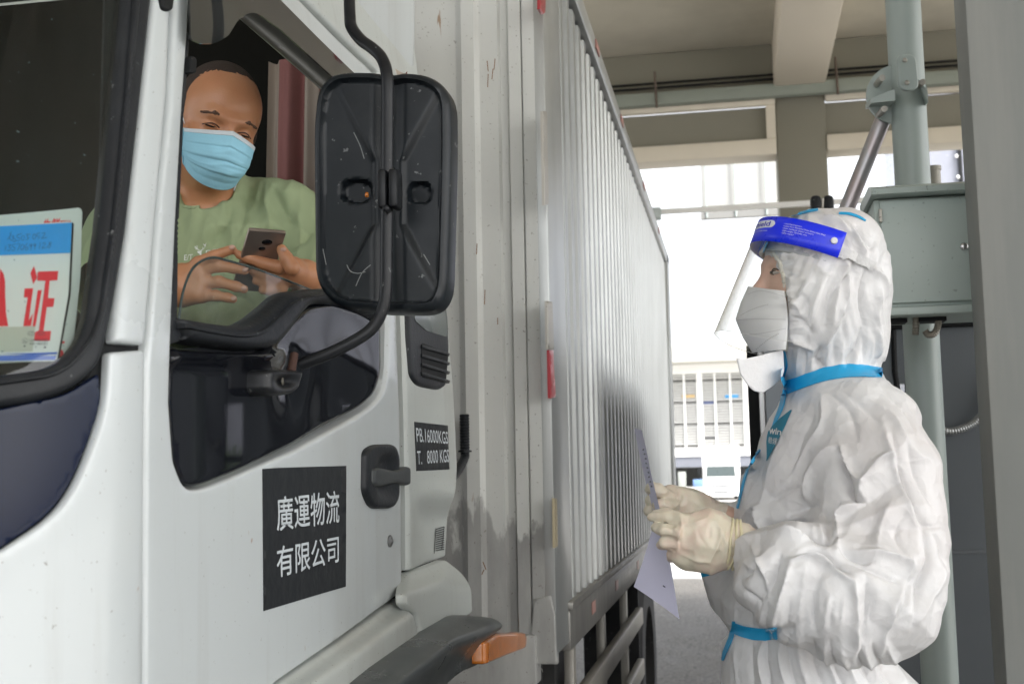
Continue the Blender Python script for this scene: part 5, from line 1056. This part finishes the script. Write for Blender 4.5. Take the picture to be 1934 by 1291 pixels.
for i in range(16):                                            # gathers above and below the waist elastic
    x = 1372+i*20+rn.uniform(-5, 5); CR.append(([(x, 1205+rn.uniform(0, 8)), (x-6+i*1.2, 1245), (x-4+i*3.4, 1300)], .006 if i % 2 else -.006, 5+rn.rand()*3)); CR.append(([(x, 1186), (x+3, 1160), (x+6, 1138-rn.uniform(0, 15))], .004 if i % 2 else -.004, 4.5))
for i in range(13):
    x = 1490+i*14; CR.append(([(x, 712-i*2.2), (x+2, 690-i*2), (x+rn.uniform(-4, 8), 655-i*2)], .0035 if i % 2 else -.0035, 4.5))
for i in range(17):                                            # gathered hood edge
    y = 470+i*11.5; x = 1455+26*math.sin(min(1, (y-455)/110)*1.57); CR.append(([(x+3, y), (x+14, y+rn.uniform(-2, 2)), (x+30+rn.uniform(0, 12), y+rn.uniform(-8, 4))], .003 if i % 2 else -.003, 3.2))
body_w = sstep(690, 740, py)
def tri(x): return np.abs(2*(x-np.floor(x))-1)
w1_, w2_, w3_ = vnoise(V, 5, 3), vnoise(V, 9, 13), vnoise(V, 7, 23); g1n, g2n = sstep(.35, .7, vnoise(V, 8, 31)), sstep(.35, .7, vnoise(V, 11, 41))
thn = np.arctan2(py-1015, px-1545); rr_ = np.hypot(px-1545, py-1015); rad = sstep(25, 90, rr_)*sstep(420, 250, rr_)
base_b = (tri(thn/(2*np.pi)*11+.9*w1_)-.5)*.0105*rad*(.25+.75*g1n)+(tri((px*.8+py*.6)/95+1.2*w2_)-.5)*.005*g2n+(tri((px*.35-py*.93)/70+1.0*w3_)-.5)*.0025*(1-g1n)
base_h = (tri((px*.9+py*.15+16*np.sin(py/38.))/17+1.2*w3_)-.5)*.0022*g2n+(tri((px+.22*(py-400)+.12*(px-1480)*np.sin(py/60.))/30+.8*w2_)-.5)*.0036*(.35+.65*g1n)*sstep(430, 500, py)+(tri((px*.5-py*.8)/42+.8*w3_)-.5)*.003*sstep(520, 440, py)
base = base_b*body_w+base_h*(1-body_w)
neckband = np.exp(-((py-(742-.27*(px-1480)))/16.)**2)*((px > 1470) & (px < 1670)); waist = np.exp(-((py-1192)/10.)**2)*(px < 1500)
damp = 1-.8*np.clip(neckband+waist, 0, 1)
V = V+N*((base*damp-.006*waist-.003*neckband)+creases(px, py, face, [(a_, b_*1.25, c_*.72) for a_, b_, c_ in CR]))[:, None]; V = lap(V, Q, .08)
def tyvek(N, L, tc, c, b):
    c = mixc(N, L, math_(N, L, 'MULTIPLY', thr(N, L, tc, 5, .45, .75, 3), .35), c, (.64, .56, .54))
    def vor(sc, dist):
        n = N.new('ShaderNodeTexNoise'); n.inputs['Scale'].default_value = sc*.5; L.new(tc.outputs['Object'], n.inputs['Vector']); v = N.new('ShaderNodeTexVoronoi'); v.feature = 'F1'; v.inputs['Scale'].default_value = sc
        m_ = N.new('ShaderNodeMix'); m_.data_type = 'RGBA'; m_.inputs[0].default_value = dist; L.new(tc.outputs['Object'], m_.inputs[6]); L.new(n.outputs[1], m_.inputs[7]); L.new(m_.outputs[2], v.inputs['Vector']); return v.outputs['Distance']
    h = math_(N, L, 'ADD', math_(N, L, 'MULTIPLY', vor(13, .10), 1.0), math_(N, L, 'MULTIPLY', vor(38, .08), .35)); h = math_(N, L, 'ADD', h, math_(N, L, 'MULTIPLY', thr(N, L, tc, 130, .2, .8, 4), .05))
    for sc, amp in ((9, .55), (26, .22)):
        rn_ = N.new('ShaderNodeTexNoise'); rn_.noise_type = 'RIDGED_MULTIFRACTAL'; rn_.inputs['Scale'].default_value = sc; rn_.inputs['Detail'].default_value = 3; rn_.inputs['Distortion'].default_value = .4; L.new(tc.outputs['Object'], rn_.inputs['Vector']); h = math_(N, L, 'ADD', h, math_(N, L, 'MULTIPLY', rn_.outputs[0], amp*.5))
    bp = N.new('ShaderNodeBump'); bp.inputs['Strength'].default_value = .5; bp.inputs['Distance'].default_value = .013; L.new(h, bp.inputs['Height']); L.new(bp.outputs[0], b.inputs['Normal']); return c
tyv = mat('coverall fabric', (.66, .66, .665), .42, var=.03, vs=4, spec=.5, extra=tyvek)
cov = qmesh('coverall', V, Q, tyv, wk)
bv = BVHTree.FromPolygons([Vector(v) for v in V], [tuple(int(i) for i in q) for q in Q]); oc = onmesh(bv, 1.78)
G = Field((-.2, 1.6, .2), (.42, 2.2, 1.05), .009)
for s_ in (-1, 1):
    hp = pd(1570, 1500, 1.88)+VV*.085*s_; G.chain([[hp[0], hp[1], 1.0], [hp[0], hp[1], .6], [hp[0], hp[1], .33]], [.12, .095, .08], .03); G.ell(np.array([hp[0], hp[1], .275])-U*.05, (.13, .055, .07), np.array([U, VV, [0, 0, 1]]), .03)
v, qq = G.mesh(smooth=2); v = v+vnormals(v, qq)*((ridge(v, 9, 5)-.5)*.03)[:, None]; qmesh('trouser_legs', v, qq, tyv, wk)
# tapes
tape = mat('blue tape', (.015, .33, .62), .38, var=.08, vs=20, bump=.2, bs=120, bdist=.002)
def strip(name, cl, w, m=tape, lift=.0022, parent=None, step=7):
    P = np.array(spline([(x, y) for x, y in cl], 6)); T_ = np.gradient(P, axis=0); T_ /= np.linalg.norm(T_, axis=1)[:, None]; n_ = np.stack([-T_[:, 1], T_[:, 0]], 1); ww = np.interp(np.linspace(0, 1, len(P)), np.linspace(0, 1, len(w)), w)[:, None]/2
    return panel(name, [tuple(p) for p in P+n_*ww]+[tuple(p) for p in (P-n_*ww)[::-1]], oc, m, parent or cov, thick=.0012, lift=lift, step=step)
strip('neck_tape', [(1484, 732), (1510, 723), (1545, 711), (1585, 702), (1625, 700), (1666, 704)], [26, 24, 24, 26, 24, 18])
strip('zip_tape', [(1479, 662), (1482, 690), (1479, 712), (1487, 732)], [9, 13, 9, 10])
strip('zip_tape', [(1483, 735), (1478, 765), (1468, 790), (1461, 806)], [9, 8, 6, 2])
strip('zip_tape', [(1437, 849), (1424, 866), (1411, 893), (1402, 925), (1394, 960)], [2, 6, 4, 4, 3])
strip('waist_tape', [(1384, 1184), (1405, 1192), (1440, 1197), (1468, 1194)], [20, 22, 24, 22])
strip('side_tape', [(1387, 1172), (1383, 1200), (1371, 1230), (1366, 1246)], [4, 8, 7, 3])
strip('hood_tape', [(1495, 409), (1510, 405), (1528, 400), (1545, 397)], [2, 3, 4, 3]); strip('hood_tape', [(1584, 404), (1603, 405), (1622, 411), (1634, 418)], [3, 4, 4, 2])
strip('hood_tape', [(1443, 477), (1449, 461), (1458, 452)], [4, 5, 3])
strip('cuff_tape', [(1326, 1083), (1345, 1078), (1366, 1069)], [10, 10, 10])
elast = mat('elastic edge', (.62, .60, .53), .8, bump=.6, bs=260, bdist=.002)
P = []
for x, y in spline([(1448, 462), (1457, 476), (1470, 496), (1477, 520), (1481, 545), (1483, 580), (1484, 620), (1482, 660)], 8):
    a_, n_ = oc(x+3, y); P.append(Vector(a_[0]+n_[0]*.001))
P = [P[0]]+[p for i, p in enumerate(P[1:]) if (p-P[i]).length < .03]
MB().tube(P, [.0032+.0008*math.sin(i*2.1) for i in range(len(P))], 8).build('hood_elastic', elast, cov)
# emblem on the chest
teal = mat('emblem teal', (.010, .19, .29), .6); gg = lambda x, y: (1420+x/9.22, 740+y/9.22)
EM = panel('chest_emblem', [gg(*p) for p in [(708, 322), (690, 326), (500, 475), (370, 610), (310, 690), (288, 780), (278, 880), (285, 1120), (280, 1200), (380, 1010), (480, 820), (600, 580)]], oc, teal, cov, thick=.0008, lift=.0025, step=6)
wtx = mat('emblem white', (.75, .75, .75), .6)
text('win', [gg(345, 600), gg(560, 670), gg(535, 770), gg(335, 735)], oc, wtx, EM, .0042, .02, px_map=True); text('稳健', [gg(335, 790), gg(490, 815), gg(460, 935), gg(325, 905)], oc, wtx, EM, .0042, .0, px_map=True)
# storm flap under the chin
fl_ = depthsurf(lambda x, y: 1.79+.03*(x-1440)/90+.003*np.sin((x+y*.3)/14))
plain = mat('flap fabric', (.74, .74, .75), .55, var=.03, vs=10, bump=.5, bs=70, bdist=.004)
panel('collar_flap', [tuple(p) for p in rc([(1392, 675), (1404, 678), (1440, 670), (1480, 660), (1482, 700), (1478, 712), (1462, 728), (1441, 742), (1425, 738), (1412, 726), (1399, 706)], 4)], fl_, plain, cov, thick=.0015, lift=.0, bev=2, bevd=.001, step=6)
# respirator
rsp = mat('respirator', (.68, .69, .70), .75, var=.02, vs=30, bump=.25, bs=500, bdist=.0008)
def ip(v, xs, ys): return float(np.interp(v, xs, ys))
tv = [0, .28, .48, .75, 1.0]
def resp(u, v):
    front = (ip(v, tv, [1414, 1400, 1390.5, 1404, 1422]), ip(v, tv, [541, 572, 603, 636, 665])); side = (ip(v, tv, [1481, 1486, 1488, 1487, 1484]), ip(v, tv, [549, 575, 600, 634, 660]))
    a = (u-.5)*2; s_ = abs(a); bow = 5*math.sin(math.pi*s_)*(1-abs(2*v-1)); x = front[0]+(side[0]-front[0])*s_; y = front[1]+(side[1]-front[1])*s_-bow*(1-v)
    d = 1.85-math.copysign(1, a)*.066*(1-(1-s_)**2.0)*(1 if a > 0 else 1); d += .0015*math.sin(v*40)*s_*.3
    return pd(x, y, d)
MK = patch('respirator', resp, 56, 44, rsp, wbody, .0012)
dot = mat('weld dots', (.25, .25, .26), .6)
def onresp(pts):
    me_ = MK.data; b_ = BVHTree.FromPolygons([v.co.copy() for v in me_.vertices], [tuple(p.vertices) for p in me_.polygons]); return onmesh(b_, 1.8)
orp = onresp(0)
for (x0, y0), (x1, y1), n in (((1400, 595), (1450, 575), 15), ((1429, 659), (1470, 630), 15)):
    P0, N0 = orp(*np.array([(x0+(x1-x0)*i/(n-1), y0+(y1-y0)*i/(n-1)-2.5*math.sin(math.pi*i/(n-1))) for i in range(n)]).T); mb = MB()
    for p, n_ in zip(P0, N0): mb.ell(p+n_*.0003, (.0008, .0008, .0006), nu=8, nv=4)
    mb.build('weld_dots', dot, MK)
strokes([spline([(1392, 604), (1430, 602), (1484, 603)], 5), spline([(1406, 632), (1440, 629), (1484, 620)], 5)], orp, mat('seam', (.50, .50, .52), .8), MK, 1.1, .0008, 'seam')
strokes([spline([(1412, 556), (1440, 549), (1482, 560)], 6)], orp, mat('seam', (.50, .50, .52), .8), MK, .9, .0008, 'seam')
# face shield: foam pad, blue printed band, clear visor, strap
bt_ = R(10); ban_up = np.array([0, 0, 1.])*math.cos(R(22))+U*math.sin(R(22)); ban_f = -U*math.cos(R(22))+np.array([0, 0, 1.])*math.sin(R(22)); ban_r = VV*-1.0
sc_ = pd(1567, 482, 1.85)
def band(phi, h, off=0.0, flare=0.0):
    """phi: angle round the head from the forehead, h: metres below the band's top edge"""
    a, b = .104+off+flare*h, .116+off+flare*h
    return sc_+ban_f*(math.cos(phi)*b+flare*.25*h)+ban_r*(math.sin(phi)*a*.93)+ban_up*(.014-h)-ban_up*.018*(1-math.cos(phi))*0
BH = .036
vis = bpy.data.materials.new('clear visor'); vis.use_nodes = True; N_ = vis.node_tree.nodes; L_2 = vis.node_tree.links; N_.clear(); o_ = N_.new('ShaderNodeOutputMaterial'); t_ = N_.new('ShaderNodeBsdfTransparent'); t_.inputs[0].default_value = (.97, .97, .965, 1); g_ = N_.new('ShaderNodeBsdfGlossy'); g_.inputs['Roughness'].default_value = .04; tr_ = N_.new('ShaderNodeBsdfTranslucent'); tr_.inputs[0].default_value = (.97, .91, .78, 1)
lw = N_.new('ShaderNodeLayerWeight'); lw.inputs[0].default_value = .5; mr_ = N_.new('ShaderNodeMapRange'); mr_.inputs[1].default_value = .3; mr_.inputs[2].default_value = .85; mr_.inputs[3].default_value = .05; mr_.inputs[4].default_value = .75; L_2.new(lw.outputs['Facing'], mr_.inputs[0])  # cream reflection at the visor's front is painted as grazing-angle translucent colour
m1 = N_.new('ShaderNodeMixShader'); L_2.new(mr_.outputs[0], m1.inputs[0]); L_2.new(t_.outputs[0], m1.inputs[1]); L_2.new(tr_.outputs[0], m1.inputs[2]); f1 = N_.new('ShaderNodeFresnel'); f1.inputs[0].default_value = 1.35; m2 = N_.new('ShaderNodeMixShader'); L_2.new(f1.outputs[0], m2.inputs[0]) if False else None; m2.inputs[0].default_value = .045; L_2.new(m1.outputs[0], m2.inputs[1]); L_2.new(g_.outputs[0], m2.inputs[2]); L_2.new(m2.outputs[0], o_.inputs[0])
def sheet(name, fn, nu, nv, m, parent, smooth=True):
    V_ = np.array([fn(i/nu, j/nv) for i in range(nu+1) for j in range(nv+1)]); F_ = np.array([(i*(nv+1)+j, (i+1)*(nv+1)+j, (i+1)*(nv+1)+j+1, i*(nv+1)+j+1) for i in range(nu) for j in range(nv)]); return qmesh(name, V_, F_, m, parent)
AM = R(86)
def visor(u, v):
    phi = (u*2-1)*AM; cut = 1-.10*max(0, (abs(phi)-R(40))/R(56))**2; h = v*.188*cut; return band(phi, h, .0015, .03)
SH = sheet('face_shield', visor, 64, 24, vis, wbody)
MB().tube([visor(i/80, 1.0) for i in range(81)], .0004, 6).build('visor_rim', mat('visor rim', (.6, .6, .58), .2), SH)
blue = mat('band blue', (.012, .03, .78), .28, var=.06, vs=20)
BD = patch('blue_band', lambda u, v: band((u*2-1)*(AM+.02), v*(BH+.004)+.0001, .0035), 64, 3, blue, SH, .0006)
patch('foam_pad', lambda u, v: band((u*2-1)*R(80), .004+v*(BH+.008), -.019-.004*math.sin(math.pi*v)), 50, 6, mat('foam', (.42, .44, .47), .9), SH, .006)
for s_ in (-1, 1):
    p = band(s_*(AM-.09), BH*.5, .005); q = band(s_*(AM-.09), BH*.5, .009); MB().tube([p, q], [.0052, .0045], 18).build('rivet', mat('rivet', (.7, .7, .7), .3), SH)
strapm = mat('strap', (.62, .62, .62), .8, bump=.6, bs=220, bdist=.002)
st_p = [tuple(p) for p in ((1590, 466), (1620, 478), (1652, 504))]
strip('strap', [(1582, 476), (1602, 482), (1625, 491), (1650, 505)], [18, 17, 17, 15], strapm, .006, SH)
# printing on the band, laid in the band's own coordinates
def bandtext(body, p0, p1, h0, h1, m, bold=0, lift=.0012):
    V_, F_ = textmesh(body, bold); lo, hi = V_.min(0), V_.max(0); u_ = (V_[:, 0]-lo[0])/(hi[0]-lo[0]); v_ = (hi[1]-V_[:, 1])/(hi[1]-lo[1])
    P_ = [band(R(p0+(p1-p0)*a), h0+(h1-h0)*b, .0035+lift) for a, b in zip(u_, v_)]; return mesh('print', P_, F_, m, BD, False)
wp = mat('band print', (.75, .76, .8), .5)
# angle convention: find which sign of phi faces the camera
sgn = 1 if (band(R(60), .02)-O)@FW < (band(-R(60), .02)-O)@FW else -1
def pill(p0, p1, h0, h1, lift):
    V_ = []; n = 40
    for i in range(n):
        t = 2*math.pi*i/n; cx = abs(math.cos(t))**.45*math.copysign(1, math.cos(t)); cy = abs(math.sin(t))**.6*math.copysign(1, math.sin(t)); V_.append(band(sgn*R((p0+p1)/2+(p1-p0)/2*cx), (h0+h1)/2+(h1-h0)/2*cy, .0035+lift))
    return mesh('print', V_+[np.mean(V_, 0)+0], [(i, (i+1) % n, n) for i in range(n)], wp, BD, False)
V_ = []; nn = 24
def pillgrid():
    V_ = []; F_ = []
    for i in range(nn+1):
        u_ = i/nn; hw = .0060*(1-max(0, (abs(u_-.5)*2-.72)/.28)**2.2)**.5 if i not in (0, nn) else .0012
        for s_ in (-1, 1): V_.append(band(sgn*R(-8+40*u_), .0125+s_*hw, .0044))
    F_ = [(2*i, 2*i+1, 2*i+3, 2*i+2) for i in range(nn)]; return mesh('print', V_, F_, wp, BD, False)
pillgrid()
bp_ = mat('print blue', (.03, .03, .45), .5)
bandtext('Face Shield', sgn*-26, sgn*27, .0085, .0165, bp_, .012, .0016)
bandtext('face protection', sgn*2, sgn*26, .0225, .0250, wp, 0, .0012)
for i, (tx_, e) in enumerate((('• Anti-Fog treatment', 56), ('• Latex Free, Fiberglass Free, Distortion Free', 74), ('• Foam headband relieves pressure', 66), ('• Light weight, Optically clear', 62), ('• OSHA compliant', 52))): bandtext(tx_, sgn*(41), sgn*e, .0095+i*.0037, .0120+i*.0037, wp, .0, .0012)
# gloves -------------------------------------------------------------
g2 = lambda x, y: (1190+x/6.148, 900+y/6.148)
def glovex(N, L, tc, c, b):
    c = mixc(N, L, math_(N, L, 'MULTIPLY', thr(N, L, tc, 24, .45, .62, 3), .6), c, (.62, .45, .38)); return mixc(N, L, math_(N, L, 'MULTIPLY', thr(N, L, tc, 30, .5, .7, 2, off=(4, 4, 1)), .45), c, (.46, .43, .33))
glm = mat('latex glove', (.66, .60, .48), .34, var=.05, vs=20, bump=.25, bs=60, bdist=.003, extra=glovex, spec=.45, sss=.08)
def glove(fingers, palm, cr, lo, hi, seed):
    F = Field(lo, hi, .0017)
    for a, b, ra, rb, sf in palm: F.cone(a, b, ra, rb, .012, sq=VV, sf=sf)
    for pl, rr, dd in fingers: F.chain([pd(*g2(x, y), d) for (x, y), d in zip(pl, dd)], rr, .0022)
    v, q = F.mesh(smooth=2); n_ = vnormals(v, q); x, y, z = proj(v)
    v = v+n_*((ridge(v, 55, seed, 1)-.5)*.0022+(ridge(v, 24, seed+4, 1)-.5)*.0015+creases(x, y, -(n_@FW), cr))[:, None]; v = lap(lap(v, q, .5), q, .4); return v, q
pp = lambda x, y, d: pd(*g2(x, y), d)
v, q = glove([([(640, 540), (560, 500), (400, 465), (250, 468)], [.013, .0100, .0088, .0068], [1.70, 1.69, 1.70, 1.71]), ([(620, 660), (540, 640), (400, 620), (290, 590)], [.012, .0098, .0092, .0078], [1.69, 1.68, 1.685, 1.70]), ([(600, 800), (520, 775), (400, 760), (365, 790)], [.012, .0096, .0090, .0072], [1.69, 1.685, 1.69, 1.71]), ([(640, 920), (560, 910), (500, 900), (480, 930)], [.012, .0095, .0088, .0070], [1.69, 1.695, 1.70, 1.72]), ([(760, 560), (600, 520), (420, 450), (300, 440)], [.016, .0125, .011, .008], [1.74, 1.76, 1.77, 1.77])],
  [(pp(1290, 790, 1.69), pp(1130, 770, 1.69), .030, .029, .85), (pp(1150, 760, 1.69), pp(900, 740, 1.69), .029, .037, .8), (pp(900, 660, 1.69), pp(660, 640, 1.69), .036, .026, .7), (pp(900, 840, 1.69), pp(680, 860, 1.695), .036, .028, .7)],
  [([g2(*p) for p in l], a, w_) for l, a, w_ in (([(240, 548), (400, 548), (560, 580)], -.0030, 2.6), ([(330, 700), (430, 695), (535, 722)], -.0030, 2.6), ([(400, 850), (470, 835), (540, 870)], -.0028, 2.6), ([(570, 410), (600, 560), (560, 680), (545, 860), (480, 860)], .0055, 3.2), ([(960, 480), (1040, 600), (1030, 760), (930, 990)], .005, 3.0), ([(930, 560), (920, 700), (960, 720)], -.003, 4), ([(1090, 560), (1080, 700), (1110, 790)], .005, 3), ([(600, 560), (760, 540), (900, 470)], .003, 3), ([(780, 560), (800, 680), (900, 820)], -.0022, 4), ([(1170, 600), (1130, 760), (1120, 960)], .004, 2.5), ([(600, 900), (760, 960), (930, 990)], .003, 4), ([(560, 560), (520, 600), (560, 650)], .003, 2.5))], (-.20, 1.55, 1.28), (.12, 1.90, 1.48), 3)
g1_ = qmesh('glove', v, q, glm, wbody)
def cuff(c, ax, r, gl, flat=.85):
    ax = ax/np.linalg.norm(ax); e1 = np.cross(ax, VV); e1 /= np.linalg.norm(e1); mb = MB(); cm = mat('glove cuff', (.66, .60, .40), .4, bump=.3, bs=50, bdist=.003)
    for k_, (o_2, rr2) in enumerate(((0, .0022), (-.006, .0018), (-.013, .0016))):
        P_ = [Vector(c+ax*(o_2+.0015*math.sin(t*3+k_))+(e1*math.cos(t)+VV*math.sin(t)*flat)*(r*(1+.03*math.sin(2*t+k_)))) for t in np.linspace(0, 2*math.pi, 40, endpoint=False)]; mb.tube(P_, rr2, 8, closed=True)
    mb.build('cuff_fold', cm, gl)
ca, cb2 = pp(1130, 770, 1.69), pp(1290, 800, 1.69); cuff(ca*.35+cb2*.65, cb2-ca, .0345, g1_)
v, q = glove([([(430, 250), (330, 160), (250, 125), (215, 150)], [.012, .0105, .0090, .0072], [1.84, 1.83, 1.835, 1.85]), ([(420, 330), (320, 250), (240, 275)], [.011, .011, .0106], [1.87, 1.86, 1.855]), ([(420, 400), (320, 350), (235, 390)], [.011, .0108, .0104], [1.88, 1.86, 1.855]), ([(470, 330), (400, 340), (330, 330)], [.013, .011, .009], [1.84, 1.82, 1.815])],
  [(pp(1090, 520, 1.885), pp(800, 420, 1.87), .026, .028, .9), (pp(800, 420, 1.87), pp(640, 330, 1.86), .028, .026, .8), (pp(640, 330, 1.86), pp(470, 220, 1.85), .024, .017, .8), (pp(640, 380, 1.86), pp(430, 330, 1.85), .026, .017, .8)],
  [([g2(*p) for p in l], a, w_) for l, a, w_ in (([(600, 210), (560, 290), (480, 360)], .005, 3), ([(430, 130), (400, 180), (350, 190)], .003, 3), ([(330, 180), (420, 170), (600, 240)], .003, 3), ([(700, 280), (760, 340), (820, 380)], -.003, 4), ([(400, 240), (390, 330), (480, 360)], .003, 3))], (-.26, 1.68, 1.28), (.1, 2.06, 1.5), 8)
g2_ = qmesh('glove', v, q, glm, wbody)
# paper
LFT = [(1198, 808), (1206, 850), (1216, 895), (1226, 935), (1233, 962), (1234, 985), (1226, 1020), (1212, 1065), (1197, 1107)]; RGT = [(1212, 812), (1221, 850), (1230, 895), (1241, 940), (1247, 965), (1252, 990), (1262, 1040), (1273, 1105), (1283, 1168)]
dl = [1.90, 1.89, 1.87, 1.85, 1.835, 1.83, 1.83, 1.83, 1.84]; dr = [1.72, 1.73, 1.745, 1.76, 1.77, 1.775, 1.775, 1.77, 1.76]
Ls, Rs = spline([(x, y, d) for (x, y), d in zip(LFT, dl)], 4), spline([(x, y, d) for (x, y), d in zip(RGT, dr)], 4)
def paper(u, v):
    t = u*(len(Ls)-1); i = min(int(t), len(Ls)-2); f = t-i; a = Ls[i]*(1-f)+Ls[i+1]*f; b = Rs[i]*(1-f)+Rs[i+1]*f; c = a*(1-v)+b*v
    c = c+np.array([1.5*math.sin(v*3.1)*math.sin(u*9)+2.0*math.sin(v*math.pi)*(u > .5)*(u-.5), 0, 0]); return pd(*c)
pr = root('paper_sheet', tuple(paper(.5, .5)), 'pale lilac sheet of paper held upright in the gloved hands', 'paper')
ppm = mat('paper', (.66, .65, .82), .7, var=.02, vs=10); sheet('sheet', paper, 60, 16, ppm, pr)
mb = MB()
for k in range(9):
    P = [Vector(paper(.12+k*.024+.004*math.sin(j*2.3+k), .45+.04*j+(k % 3)*.03))-fwd*.0012 for j in range(6)]; mb.tube(P, .0006, 4)
mb.build('handwriting', cink, pr)
mb = MB(); 
for k in range(2): P = [Vector(paper(.905+k*.002, .62+.03*j))-fwd*.0012 for j in range(3)]; mb.tube(P, .0006, 4)
mb.build('small_print', cink, pr)
